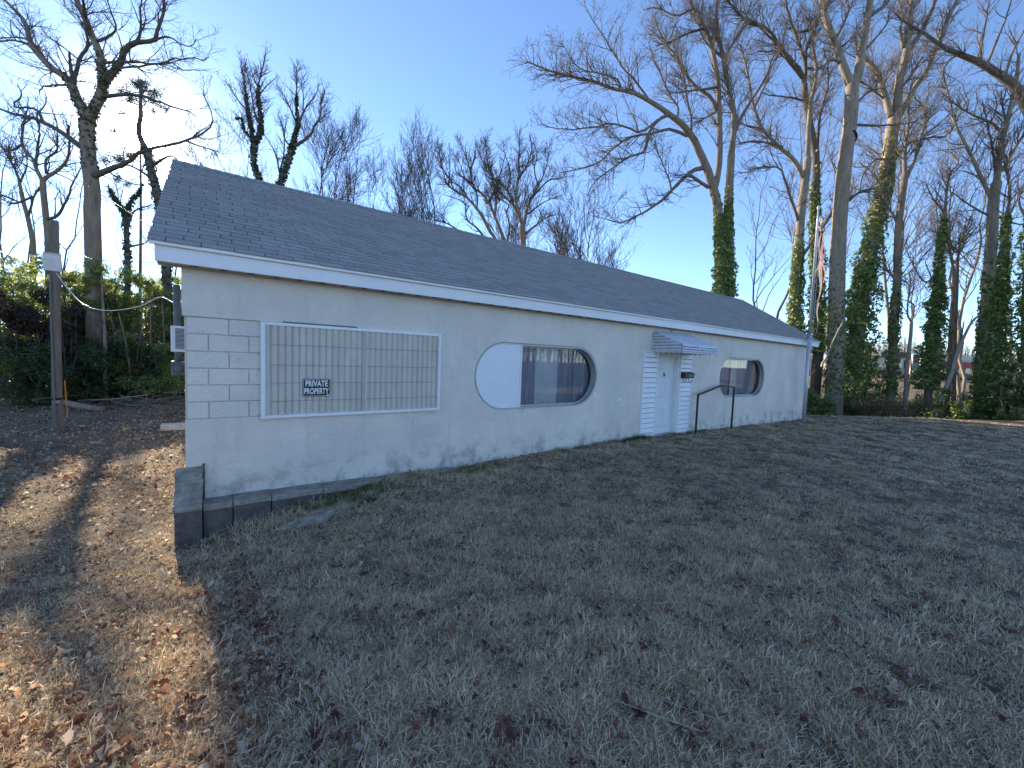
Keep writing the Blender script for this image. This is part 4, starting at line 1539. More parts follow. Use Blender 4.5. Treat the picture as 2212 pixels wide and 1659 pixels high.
traced_tree('leaning_tree', 'leaning dark trunk between the sun and the roof gable', 22, r1, [
    ('T', 20, 15, [(1460, 3500), (1450, 2900), (1440, 2400), (1400, 1900), (1340, 1600), (1300, 1450), (1265, 1300)], 0),
    ('TC', 13, 4, [(1265, 1300), (1200, 1150), (1215, 1000), (1215, 850), (1230, 700)], .1),
    ('L', 6, 2, [(1300, 1450), (1400, 1380), (1480, 1350), (1560, 1400)], -.2),
    ('L', 6, 2, [(1330, 1560), (1220, 1480), (1100, 1420), (1000, 1380)], .2),
], seed=4, bark='bark_dark', twig='twig_dark', l1=(2.0, .1, (.6, 1.6)), l2=(2.6, (.3, .8)), l3=(3.0, (.2, .4)), up=.2, ivy=[(0, .3, 1, 6, 5, 500)])

traced_tree('stub_topped_tree', 'shaggy vine covered tree with short twisted limbs left of the roof gable', 21, r2, [
    ('T', 12, 9, [(1100, 1750), (1110, 1300), (1105, 900), (1105, 600), (1095, 420), (1090, 200)], 0),
    ('TC', 8, 3, [(1090, 200), (1020, 110), (980, 40), (940, -40)], .2),
    ('L', 7, 2.5, [(1090, 200), (1130, 90), (1190, 20), (1230, -60)], -.2),
    ('L', 5, 2, [(1100, 330), (1150, 180), (1250, 130), (1330, 110)], -.3),
    ('L', 5, 2, [(1100, 480), (1180, 460), (1260, 440), (1280, 400)], -.2),
], seed=5, bark='bark_dark', twig='twig_dark', l1=(4, .1, (.5, 1.3)), l2=(4, (.3, .8)), l3=(4, (.15, .4)), up=.15, ivy=[(0, .4, 1, 5, 8, 300), (1, 0, .8, 8, 6, 170), (2, 0, .8, 8, 6, 150)])

traced_tree('twin_ivy_tree', 'taller of the two ivy covered bare trees above the left part of the ridge', 31, r5, [
    ('T', 11, 9, [(600, 1480), (570, 1400), (520, 1270), (515, 1120), (520, 1050)], 0),
    ('TC', 7, 1.6, [(520, 1050), (490, 900), (460, 750), (435, 560), (410, 420), (390, 310)], .3),
    ('TC', 8, 1.6, [(520, 1050), (570, 980), (585, 800), (560, 650), (555, 520), (600, 330), (628, 190)], -.2),
    ('L', 4, 1.3, [(548, 850), (510, 700), (490, 550), (440, 330), (445, 240)], .1),
    ('L', 4, 1.3, [(445, 730), (380, 660), (330, 590), (270, 480)], .3),
    ('L', 5, 2, [(490, 1010), (420, 920), (400, 820), (345, 815)], .2),
    ('L', 3, 1, [(560, 600), (640, 500), (720, 430), (740, 400)], -.3),
    ('L', 3, 1, [(555, 520), (500, 380), (470, 270)], 0),
], seed=6, bark='bark_dark', twig='twig_dark', l1=(2.6, .15, (.7, 1.9)), l2=(3.0, (.4, 1.0)), l3=(3.4, (.25, .55)), up=.45,
    ivy=[(0, 0, 1, 6, 5, 260), (1, 0, .55, 6, 3, 230), (2, 0, .5, 7, 4, 280), (5, 0, 1, 5, 3, 90)])

traced_tree('arching_ivy_tree', 'ivy covered bare tree with long arching right limb above the left part of the ridge', 31, r5, [
    ('T', 13, 11, [(740, 1560), (760, 1460), (810, 1330), (850, 1200), (885, 1090)], 0),
    ('TC', 9, 5, [(885, 1090), (905, 1000), (940, 870)], 0),
    ('TC', 5, 1.4, [(940, 870), (925, 700), (925, 500), (920, 320)], .1),
    ('L', 5, 1.3, [(945, 850), (1020, 700), (1100, 600), (1140, 480)], -.3),
    ('L', 8, 1.6, [(890, 1085), (960, 1050), (1060, 970), (1090, 890), (1150, 800), (1160, 650), (1200, 550)], -.5),
    ('L', 4, 1.3, [(865, 1080), (810, 1010), (790, 900), (760, 800)], .3),
    ('L', 4, 1.3, [(915, 840), (860, 710), (800, 590), (750, 510)], .3),
    ('L', 3, 1.2, [(1100, 880), (1190, 790), (1260, 740)], -.4),
    ('L', 3, 1.2, [(985, 740), (990, 600), (970, 480), (1010, 390)], 0),
    ('L', 4, 1.3, [(760, 1330), (720, 1150), (650, 1020), (600, 950)], .3),
    ('L', 4, 1.3, [(760, 1330), (800, 1180), (810, 1000), (815, 860)], .3),
], seed=7, bark='bark_dark', twig='twig_dark', l1=(2.6, .15, (.7, 1.9)), l2=(3.0, (.4, 1.0)), l3=(3.4, (.25, .55)), up=.4,
    ivy=[(0, 0, 1, 7, 5, 300), (1, 0, 1, 6, 5, 200), (2, 0, .45, 5, 3, 130)])

traced_tree('spreading_tree', 'wide fan shaped bare tree above the middle of the roof', 40, r6b, [
    ('T', 13, 12, [(1225, 1120), (1222, 1000), (1217, 900), (1215, 850)], 0),
    ('TC', 8, 1.3, [(1215, 850), (1190, 780), (1140, 680), (1100, 580), (960, 450), (900, 340), (860, 250)], .4),
    ('TC', 7, 1.3, [(1190, 780), (1165, 620), (1185, 480), (1190, 300), (1195, 100)], 0),
    ('TC', 8, 1.3, [(1222, 880), (1260, 700), (1330, 560), (1390, 430), (1420, 300), (1430, 200)], -.3),
    ('L', 5, 1.2, [(1235, 920), (1330, 840), (1420, 780), (1470, 770)], -.5),
    ('L', 5, 1.2, [(1300, 620), (1420, 500), (1500, 480), (1560, 470)], -.4),
    ('L', 4, 1.2, [(1100, 580), (1120, 430), (1080, 300), (1060, 180)], .2),
    ('L', 4, 1.2, [(1180, 500), (1250, 380), (1290, 250), (1270, 140)], -.2),
    ('L', 4, 1.2, [(1340, 540), (1310, 420), (1330, 300), (1300, 200)], .2),
    ('L', 4, 1.2, [(1140, 680), (1000, 560), (930, 480)], .3),
    ('L', 4, 1.2, [(1260, 760), (1380, 670), (1500, 620)], -.4),
], seed=8, twig='twig_dark', l1=(1.7, .12, (1.0, 2.6)), l2=(3.0, (.5, 1.3)), l3=(3.2, (.3, .7)), up=.4, l1_ang=(20, 50))

traced_tree('curved_limb_tree', 'bare tree with long limbs curving left just left of the fan shaped tree', 41, r6b, [
    ('T', 9, 8, [(1100, 1150), (1080, 1000), (1060, 930), (1030, 850)], 0),
    ('TC', 7, 1.3, [(1030, 850), (1000, 780), (960, 680), (900, 600), (830, 540), (810, 420), (740, 220)], .3),
    ('TC', 6, 1.3, [(1000, 780), (1010, 640), (980, 480), (940, 330), (930, 180)], 0),
    ('L', 5, 1.2, [(820, 520), (700, 430), (690, 330)], .3),
    ('L', 4, 1.2, [(960, 680), (1000, 560), (1050, 430), (1080, 300)], -.2),
    ('L', 4, 1.2, [(810, 420), (850, 300), (850, 190)], 0),
    ('L', 5, 1.3, [(1095, 990), (1115, 850), (1090, 740), (1110, 690), (1000, 620), (950, 560)], -.2),
], seed=9, twig='twig_dark', l1=(1.9, .12, (1.0, 2.4)), l2=(3.0, (.5, 1.3)), l3=(3.2, (.3, .7)), up=.4, l1_ang=(20, 50))

traced_tree('leaning_limb_tree', 'bare tree whose low limbs sweep left over the ridge', 41, r6b, [
    ('T', 8, 7, [(1060, 1180), (1010, 970), (960, 890), (900, 770)], 0),
    ('TC', 6, 1.3, [(900, 770), (790, 640), (640, 540), (590, 400), (560, 250)], .3),
    ('L', 5, 1.2, [(925, 950), (850, 860), (780, 800), (770, 690), (690, 640), (600, 610)], .3),
    ('L', 4, 1.2, [(790, 640), (740, 560), (640, 480), (530, 300)], .2),
    ('L', 4, 1.2, [(720, 890), (620, 830), (540, 810), (440, 790)], .2),
    ('L', 4, 1.2, [(640, 540), (650, 420), (640, 300)], 0),
    ('L', 4, 1.2, [(860, 720), (860, 600), (770, 480), (700, 300)], 0),
], seed=10, twig='twig_dark', l1=(1.9, .12, (1.0, 2.4)), l2=(3.0, (.5, 1.3)), l3=(3.2, (.3, .7)), up=.4, l1_ang=(20, 50))

traced_tree('great_forked_tree', 'largest bare tree with a great bough reaching left over the right half of the roof', 23, r7, [
    ('T', 20, 17, [(1575, 2110), (1570, 1900), (1562, 1660), (1550, 1480), (1530, 1380), (1480, 1220)], 0),
    ('T', 17, 11, [(1480, 1220), (1420, 1080), (1370, 980), (1300, 890), (1200, 810)], -.3),
    ('T0', 17, 15, [(1632, 2110), (1630, 1900), (1622, 1660), (1625, 1500), (1630, 1350), (1645, 1100)], 0),
    ('TC', 11, 3, [(1200, 810), (1100, 740), (950, 660), (800, 630), (650, 575), (440, 530), (320, 490), (200, 440)], -.6),
    ('TC', 14, 6, [(1515, 1385), (1540, 1290), (1562, 1130), (1562, 900), (1555, 700), (1545, 530), (1490, 280), (1410, 110), (1340, -10), (1300, -150)], .2),
    ('TC', 13, 6, [(1645, 1100), (1655, 1000), (1668, 850), (1640, 680), (1600, 500), (1590, 400), (1560, 300), (1540, 100), (1560, -100)], 0),
    ('L', 7, 3, [(1595, 410), (1640, 340), (1690, 250), (1735, 170), (1790, 0)], -.2),
    ('L', 9, 3, [(1660, 960), (1710, 850), (1770, 740), (1830, 650), (1890, 540), (1950, 380)], -.4),
    ('L', 10, 2.2, [(1440, 1195), (1380, 1210), (1280, 1290), (1200, 1380), (1090, 1470), (950, 1550), (860, 1590), (750, 1560)], -.5),
    ('L', 8, 6, [(1480, 1330), (1410, 1285), (1352, 1245)], -.2),
    ('L', 8, 2, [(1200, 815), (1130, 850), (1080, 910), (1040, 990), (1030, 1080), (930, 1110), (800, 1190), (700, 1270), (620, 1390)], -.4),
    ('L', 6, 1.6, [(1120, 855), (1000, 940), (900, 905), (780, 880), (600, 915), (380, 910), (280, 880)], -.6),
    ('L', 7, 1.8, [(1330, 965), (1200, 915), (1080, 950), (900, 985), (700, 1150), (500, 1215), (420, 1230)], -.2),
    ('L', 5, 1.8, [(1250, 850), (1270, 770), (1210, 680), (1150, 540), (1090, 420), (1060, 300)], 0),
    ('L', 5, 1.8, [(1360, 960), (1360, 850), (1330, 700), (1290, 500), (1180, 330), (1050, 190)], .2),
    ('L', 5, 1.8, [(1060, 710), (950, 560), (880, 490), (780, 330), (700, 200), (600, 40)], -.4),
    ('L', 4, 1.5, [(860, 645), (830, 560), (700, 520), (560, 480), (430, 300)], -.6),
    ('L', 9, 2, [(1540, 780), (1500, 690), (1430, 640), (1340, 560), (1250, 400), (1150, 250), (1080, 100)], .3),
    ('L', 6, 2, [(1550, 620), (1400, 640), (1260, 660), (1180, 640)], -.3),
    ('L', 6, 2, [(1450, 200), (1330, 240), (1200, 300), (1110, 330)], .2),
    ('L', 5, 2, [(1380, 60), (1250, 110), (1130, 60), (1040, 60)], .3),
    ('L', 6, 2, [(1600, 420), (1480, 320), (1420, 200), (1440, 20)], .3),
    ('L', 4, 1.4, [(1220, 1370), (1200, 1270), (1120, 1080), (1100, 1000)], -.2),
    ('L', 5, 1.6, [(1530, 800), (1440, 850), (1350, 890)], -.3),
], seed=11, bark='bark', twig='twig', l1=(2.6, .14, (1.0, 2.5)), l2=(4.2, (.45, 1.15)), l3=(4.6, (.22, .55)), up=.30, buds=.35,
    ivy=[(0, .0, .55, 24, 8, 1500), (2, .0, .6, 22, 6, 1300)], l1_ang=(22, 55))

traced_tree('tree_behind_flagpole', 'grey bare tree just left of the flagpole with ivy at its foot', 25, r8, [
    ('T', 22, 15, [(340, 1900), (345, 1650), (362, 1350), (375, 1180), (395, 1020), (412, 880)], 0),
    ('TC', 11, 4, [(412, 880), (415, 740), (430, 560), (460, 410), (440, 260), (420, 100)], .3),
    ('TC', 10, 3, [(393, 990), (340, 890), (240, 800), (160, 710), (110, 570), (80, 400), (40, 250)], -.3),
    ('L', 5, 2, [(240, 800), (130, 780), (30, 790)], -.3),
    ('L', 7, 2, [(370, 1250), (330, 1130), (280, 980), (250, 930), (170, 920), (40, 960)], -.4),
    ('L', 8, 2.5, [(345, 1470), (400, 1390), (480, 1270), (560, 1170), (650, 1090), (790, 1040)], .3),
    ('L', 5, 1.8, [(160, 710), (60, 690), (-20, 640)], -.2),
    ('L', 5, 1.8, [(120, 590), (170, 480), (240, 300)], 0),
], seed=12, bark='bark_pale', l1=(2.5, .15, (1.0, 2.4)), l2=(4.0, (.45, 1.15)), l3=(4.2, (.22, .55)), up=.3,
    ivy=[(0, .0, .45, 24, 6, 1500)])

traced_tree('many_limbed_tree', 'dark trunked bare tree directly behind the flagpole with many crooked upper limbs', 26, r8, [
    ('T', 19, 12, [(470, 1950), (465, 1650), (457, 1350), (452, 1100), (460, 900), (435, 740), (405, 600), (392, 470)], 0),
    ('TC', 9, 3, [(392, 470), (372, 390), (330, 350), (260, 260), (190, 160), (90, 130), (0, 40), (-80, -60)], -.4),
    ('TC', 8, 3, [(392, 470), (400, 380), (385, 300), (340, 180), (300, 60), (280, -80)], .2),
    ('L', 7, 3, [(380, 430), (330, 370), (250, 290), (135, 282)], -.3),
    ('L', 7, 2, [(460, 880), (478, 640), (515, 510), (525, 400), (500, 250)], .3),
    ('L', 6, 2, [(400, 390), (410, 250), (480, 100), (500, -60)], 0),
    ('L', 5, 2, [(400, 560), (320, 540), (220, 530), (150, 510)], -.3),
    ('L', 6, 2, [(400, 380), (490, 370), (580, 270), (680, 200)], .3),
    ('L', 5, 2, [(340, 180), (430, 160), (480, 80), (560, -40)], 0),
    ('L', 5, 2, [(240, 240), (120, 130), (40, 60)], -.3),
], seed=13, bark='bark_dark', twig='twig_dark', l1=(2.5, .15, (1.0, 2.4)), l2=(4.0, (.45, 1.15)), l3=(4.2, (.22, .55)), up=.3,
    ivy=[(0, 0, .5, 36, 14, 2300)])

traced_tree('scarred_trunk_tree', 'stout bare tree right of the flagpole with a black scar below its fork', 24, r8, [
    ('T', 34, 25, [(555, 2230), (565, 1950), (570, 1660), (580, 1350), (592, 1150), (612, 950), (628, 800), (650, 650), (655, 480)], 0),
    ('TC', 17, 9, [(655, 480), (620, 400), (572, 260), (520, 130), (488, -10), (460, -150)], .2),
    ('TC', 20, 11, [(655, 480), (692, 410), (712, 250), (742, 100), (760, -20), (790, -150)], -.2),
    ('L', 9, 4, [(745, 95), (830, 35), (880, -30), (950, -120)], -.3),
    ('L', 6, 2, [(600, 350), (540, 330), (480, 380), (400, 385)], -.2),
    ('L', 6, 2, [(700, 310), (770, 230), (850, 130), (860, 60)], -.3),
    ('L', 6, 2, [(640, 1110), (700, 1060), (780, 1040)], -.3),
    ('L', 6, 2, [(560, 230), (610, 130), (640, 40), (600, -60)], .3),
    ('L', 6, 2, [(690, 690), (790, 695), (900, 690), (1020, 670)], -.3),
    ('L', 5, 2, [(600, 1000), (560, 920), (530, 880)], .3),
    ('L', 5, 2, [(690, 560), (760, 500), (840, 490)], -.2),
], seed=14, bark='bark_pale', l1=(2.2, .2, (1.0, 2.4)), l2=(4.0, (.45, 1.15)), l3=(4.2, (.22, .55)), up=.3,
    ivy=[(0, .03, .30, 7, 3, 500)], scar=(662, 760, 8, 15))

traced_tree('leaning_ivy_tree', 'tall right leaning bare tree wrapped in a thick column of ivy', 25, r8, [
    ('T', 30, 23, [(650, 2200), (690, 1800), (715, 1600), (755, 1400), (800, 1190), (840, 1020), (862, 850), (880, 700), (900, 620)], 0),
    ('TC', 13, 7, [(870, 640), (830, 500), (790, 385), (735, 330), (690, 250)], .4),
    ('TC', 17, 8, [(905, 590), (920, 430), (955, 310), (968, 150), (990, 0), (1000, -150)], .1),
    ('TC', 12, 6, [(925, 630), (1000, 490), (1080, 370), (1140, 220), (1200, 80), (1245, -20)], -.3),
    ('L', 12, 6, [(960, 290), (1030, 190), (1090, 70), (1130, -20)], -.1),
    ('L', 7, 3, [(905, 500), (960, 450), (1010, 370), (1045, 320)], -.3),
    ('L', 7, 3, [(940, 260), (925, 170), (930, 80), (900, -40)], .3),
    ('L', 5, 2, [(850, 560), (760, 490), (690, 440), (600, 430)], .2),
    ('L', 6, 2, [(890, 890), (960, 800), (1100, 760), (1190, 740), (1290, 560)], -.3),
    ('L', 5, 2, [(860, 900), (790, 880), (720, 960), (700, 1050)], .3),
], seed=15, bark='bark_pale', l1=(2.2, .15, (1.0, 2.3)), l2=(4.0, (.45, 1.15)), l3=(4.2, (.22, .55)), up=.3,
    ivy=[(0, .0, .38, 70, 56, 3800), (0, .36, .76, 52, 3, 1700)])

traced_tree('half_ivied_tree', 'straight pale trunk with ivy only on its left side behind the right lawn', 24, r8, [
    ('T', 17, 12, [(870, 2180), (890, 1800), (905, 1600), (912, 1280), (932, 1100), (950, 960)], 0),
    ('TC', 8, 3, [(950, 960), (948, 840), (965, 730), (970, 600), (990, 450)], .2),
    ('TC', 8, 2, [(955, 990), (1020, 840), (1050, 710), (1060, 610), (1000, 540)], -.2),
    ('L', 5, 1.8, [(915, 1250), (880, 1180), (850, 1140), (790, 980), (700, 900)], .3),
    ('L', 4, 1.6, [(905, 1560), (850, 1500), (800, 1490)], .2),
    ('L', 4, 1.6, [(1040, 760), (1120, 700), (1230, 600)], -.2),
], seed=16, bark='bark', l1=(2.4, .1, (.9, 2.2)), l2=(3.0, (.4, 1.1)), l3=(3.0, (.22, .5)), up=.3, ivy=[(0, .0, .42, 16, 8, 800)])

traced_tree('ivy_spire_tree', 'thin tree buried in a spire of ivy right of the straight pale trunk', 23, r8, [
    ('T', 13, 8, [(1080, 2150), (1100, 1900), (1130, 1660), (1150, 1350), (1170, 1200)], 0),
    ('TC', 6, 2, [(1170, 1200), (1180, 1060), (1200, 960), (1245, 900), (1200, 840)], .2),
    ('L', 5, 1.6, [(1160, 1280), (1190, 1310), (1230, 1400), (1300, 1310), (1360, 1240)], -.2),
    ('L', 4, 1.5, [(1150, 1480), (1060, 1560), (990, 1450), (960, 1380)], .2),
    ('L', 4, 1.5, [(1172, 1180), (1100, 1090), (1060, 1000)], .2),
], seed=17, bark='bark', l1=(3.0, .1, (.9, 2.0)), l2=(3.0, (.4, 1.1)), l3=(3.0, (.22, .5)), up=.25, ivy=[(0, .0, .55, 62, 28, 3400), (0, .5, .98, 26, 5, 900)])

traced_tree('crooked_sapling', 'crooked thin double stem standing right of the straight pale trunk', 22, r6, [
    ('T', 8, 6, [(1100, 1150), (1110, 1000), (1115, 800), (1150, 500), (1160, 350)], 0),
    ('TC', 4, 2, [(1160, 350), (1180, 260), (1175, 180), (1130, 160), (1150, 0), (1140, -100)], .1),
    ('L', 4, 1.6, [(1160, 350), (1125, 280), (1130, 150), (1145, 50), (1090, -60)], -.1),
], seed=18, bark='bark_pale', l1=(3.0, .1, (.6, 1.6)), l2=(3, (.4, 1.0)), l3=(2.6, (.2, .5)), up=.25)

traced_tree('twin_thin_tree', 'pair of thin bare stems between the ivy spire and the big right tree', 23, r6, [
    ('T', 9, 7, [(1480, 1100), (1500, 800), (1520, 400), (1540, 100), (1550, -100)], 0),
    ('T0', 8, 6, [(1540, 1100), (1545, 800), (1555, 400), (1570, 0), (1575, -200)], .1),
    ('TC', 5, 2, [(1550, -100), (1500, -300), (1460, -500), (1430, -700)], .2),
    ('TC', 5, 2, [(1575, -200), (1620, -420), (1700, -600)], -.2),
    ('L', 4, 1.6, [(1530, 40), (1430, 40), (1350, -40), (1280, -200)], .2),
    ('L', 4, 1.6, [(1520, 350), (1440, 300), (1350, 310)], .2),
], seed=19, bark='bark', l1=(2.8, .1, (.8, 2.0)), l2=(3, (.4, 1.0)), l3=(2.6, (.2, .5)), up=.25)

traced_tree('broken_leaning_tree', 'pale dead trunk leaning far to the right at the lawn edge', 22, r6, [
    ('T', 9, 7, [(1370, 1170), (1450, 1000), (1530, 800), (1560, 680), (1600, 560)], 0),
    ('TC', 6, 2.5, [(1600, 560), (1700, 360), (1790, 280), (1900, 215), (1990, 200), (2010, 270)], -.2),
    ('L', 4, 2, [(1600, 560), (1620, 440), (1635, 350)], .2),
    ('L', 4, 2, [(1545, 740), (1480, 770), (1460, 700)], .1),
], seed=20, bark='deadwood', l1=(1.0, .2, (.3, 1.0)), l2=(1.8, (.2, .5)), l3=None, up=.1, cat='tree')

traced_tree('right_edge_tree', 'broad forked bare tree near the right edge with ivy up its lower trunk', 22, r8, [
    ('T', 24, 17, [(1365, 2250), (1385, 1900), (1405, 1660), (1430, 1300), (1437, 1130), (1455, 1010)], 0),
    ('TC', 12, 5, [(1455, 1010), (1480, 800), (1508, 700), (1540, 560), (1560, 500), (1580, 300)], -.1),
    ('TC', 8, 3, [(1432, 1110), (1370, 980), (1310, 850), (1220, 670), (1200, 560), (1150, 400)], .3),
    ('TC', 8, 3, [(1465, 960), (1500, 920), (1550, 830), (1610, 740), (1680, 640)], -.3),
    ('L', 6, 2, [(1485, 735), (1430, 680), (1330, 640), (1220, 570), (1160, 520)], .2),
    ('L', 6, 2, [(1452, 950), (1430, 800), (1410, 720), (1380, 560)], .1),
    ('L', 5, 2, [(1430, 1200), (1350, 1160), (1260, 1100), (1210, 1060)], .3),
    ('L', 6, 2, [(1450, 1190), (1540, 1230), (1640, 1250)], -.3),
    ('L', 5, 2, [(1510, 690), (1490, 590), (1480, 500)], .2),
], seed=21, bark='bark_pale', l1=(2.0, .12, (1.0, 2.3)), l2=(3.0, (.45, 1.15)), l3=(3.0, (.22, .55)), up=.28, ivy=[(0, .0, .55, 14, 8, 1100)])

traced_tree('ivy_pillar_tree', 'ivy smothered trunk right of the broad forked tree', 21, r8, [
    ('T', 16, 9, [(1440, 2200), (1460, 1950), (1480, 1660), (1500, 1400), (1510, 1200)], 0),
    ('TC', 6, 2, [(1510, 1200), (1530, 1060), (1500, 900), (1470, 760)], .2),
    ('L', 5, 2, [(1510, 1230), (1560, 1120), (1620, 1040)], -.2),
], seed=22, bark='bark', l1=(2.6, .1, (.8, 2.0)), l2=(3, (.4, 1.0)), l3=(2.6, (.2, .5)), up=.25, ivy=[(0, .0, .62, 54, 28, 3000), (0, .55, 1, 26, 8, 800)])

traced_tree('ivy_edge_tree', 'ivy covered trunk cut by the right edge of the view', 20, r8, [
    ('T', 20, 14, [(1620, 2300), (1625, 2000), (1625, 1660), (1640, 1400), (1650, 1200)], 0),
    ('TC', 10, 4, [(1650, 1200), (1660, 900), (1700, 600)], .1),
    ('L', 6, 2, [(1650, 1250), (1590, 1150), (1570, 1000)], .2),
], seed=23, bark='bark', l1=(2.6, .1, (.8, 2.0)), l2=(3, (.4, 1.0)), l3=(2.6, (.2, .5)), up=.25, ivy=[(0, .0, .95, 46, 24, 2600)])

traced_tree('overhanging_bough_tree', 'heavy bare bough reaching in from a tree beyond the right edge at the top', 17, r8, [
    ('T', 40, 30, [(1800, 2300), (1790, 1600), (1760, 1100), (1720, 800)], 0),
    ('TC', 26, 2.5, [(1720, 800), (1660, 650), (1607, 560), (1560, 480), (1480, 420), (1370, 350), (1250, 300), (1150, 255), (1050, 180), (960, 130), (880, 60)], .2),
    ('L', 6, 2, [(1370, 350), (1370, 260), (1390, 150), (1410, 30), (1430, -60)], -.2),
    ('L', 6, 2, [(1400, 360), (1450, 240), (1500, 120), (1540, -20)], -.3),
    ('L', 6, 2, [(1500, 430), (1540, 300), (1600, 180), (1640, 60)], -.2),
    ('L', 5, 2, [(1250, 300), (1200, 330), (1160, 400), (1190, 520)], .2),
], seed=24, bark='bark_dark', twig='twig', l1=(2.2, .15, (.8, 1.8)), l2=(3.0, (.4, .9)), l3=(3.4, (.2, .45)), up=.3)


def auto_tree(name, label, x, ytop, d, seed, lean=0.0, stems=1, spread=.28, fork=.35, bark='bark_dark', twig='twig_dark', w=9, n0=1.3, up=.5, dens=1.0, ivy=None, group=None, thick=.55):
    """a bare tree grown freely: base column at pixel x, top at pixel row ytop, forward distance d"""
    rg = np.random.default_rng(seed)
    pix = d / VSC
    top = at(x + lean, ytop, d)
    p0 = at(x, 800, d)
    gz = float(ground_z(p0[0], p0[1]))
    base = np.array([p0[0], p0[1], gz])
    H = top[2] - gz
    root = empty(name, tuple(base))
    tag(root, label, 'tree', group)
    K = 16
    trunks, rads = [], []
    side = CR
    for s in range(stems):
        off = (rg.uniform(-.5, .5) if stems > 1 else 0) * spread * H
        q = [base - np.array([0, 0, .2]), base + (top - base) * .25 + rg.normal(size=3) * .012 * H, base + (top - base) * .55 + side * off * .5 + rg.normal(size=3) * .02 * H,
             top * 1.0 + side * off + rg.normal(size=3) * .02 * H - np.array([0, 0, rg.uniform(0, .12) * H * (s > 0)])]
        Q, L_ = resample(q, K)
        Q[3:] += np.cumsum(rg.normal(size=(K - 3, 3)) * .006 * H, axis=0)
        trunks.append(Q)
        r0 = w / 2 * pix
        rads.append(np.interp(np.linspace(0, 1, K), [0, .06, .5, 1], [1.25, 1, .6, .10]) * r0)
    P0 = np.stack(trunks); R0 = np.stack(rads); L0 = np.full(stems, H)
    V, F = tubes_np(P0, R0, 7)
    put('trunk', mesh_np('trunk', V, F, smooth=True), M[bark], root)
    rt = thick / 2 * pix
    parts = []
    P1, R1, L1 = sprout(P0, R0, L0, n0 * dens, fork, (spread * H * .55, spread * H * 1.1), (25, 58), up, 9, rg, w * .24 * pix, rt * 1.6, wig=.13)
    parts.append(tubes_np(P1, R1, 5))
    P2, R2, L2 = sprout(P1, R1, L1, 2.0 * dens, .12, (.09 * H, .17 * H), (22, 52), up, 6, rg, .025 * d / 30, rt * 1.25, wig=.16)
    parts.append(tubes_np(P2, R2, 3))
    P3, R3, L3 = sprout(P2, R2, L2, 2.3 * dens, .1, (.035 * H, .09 * H), (20, 50), up * .8, 4, rg, .012 * d / 30, rt, wig=.16)
    parts.append(tubes_np(P3, R3, 3))
    V, F = join(parts)
    TRIS[0] += 2 * len(F)
    put('crown', mesh_np('crown', V, F), M[twig], root)
    if ivy:
        bl = [(None, P0[s], R0[s], H, 'T', None) for s in range(stems)]
        add_ivy(root, bl, ivy, rg, d)
    return root


far = 'bare trees standing beyond the roof'
for k, (x, yt, d, lean, stems, sp, w, lab) in enumerate([
    (690, 288, 34, 0, 3, .26, 6, 'bushy many stemmed bare tree peeping over the ridge right of the ivy pair'),
    (744, 296, 34, 10, 2, .20, 5, 'slim bare tree with dark vine tangle over the ridge'),
    (508, 280, 36, -6, 1, .22, 4, 'small thin bare tree over the ridge right of the sun'),
    (478, 330, 36, -8, 1, .30, 4, 'low crooked bare tree close beside the sun over the ridge'),
    (812, 372, 44, -2, 2, .24, 5, 'short hazy bare tree over the ridge where the roof starts to drop'),
    (902, 332, 42, -26, 2, .24, 6, 'upright twiggy bare tree left of the low sweeping limbs'),
    (944, 318, 41, 2, 2, .26, 6, 'upright twiggy bare tree touching the low sweeping limbs'),
    (1198, 430, 42, 12, 2, .38, 6, 'low round bare tree right of the wide fan shaped tree'),
    (1254, 425, 44, 4, 2, .42, 7, 'rounded bare tree in the gap left of the largest bare tree'),
    (1316, 532, 46, 20, 2, .40, 4, 'smallest bare tuft of a tree at the low part of the ridge'),
    (860, 400, 48, 0, 2, .30, 4, 'faint low bare tree over the ridge between two taller ones'),
    (1120, 420, 52, 0, 2, .40, 5, 'faint bare tree behind the wide fan shaped tree'),
]):
    auto_tree('bare_tree', lab, x, yt, d, 300 + k, lean, stems, sp, w=w, group=None, dens=1.15 if d < 40 else 1.05,
              ivy=[(0, .35, .62, 5, 4, 200)] if k == 1 else None)
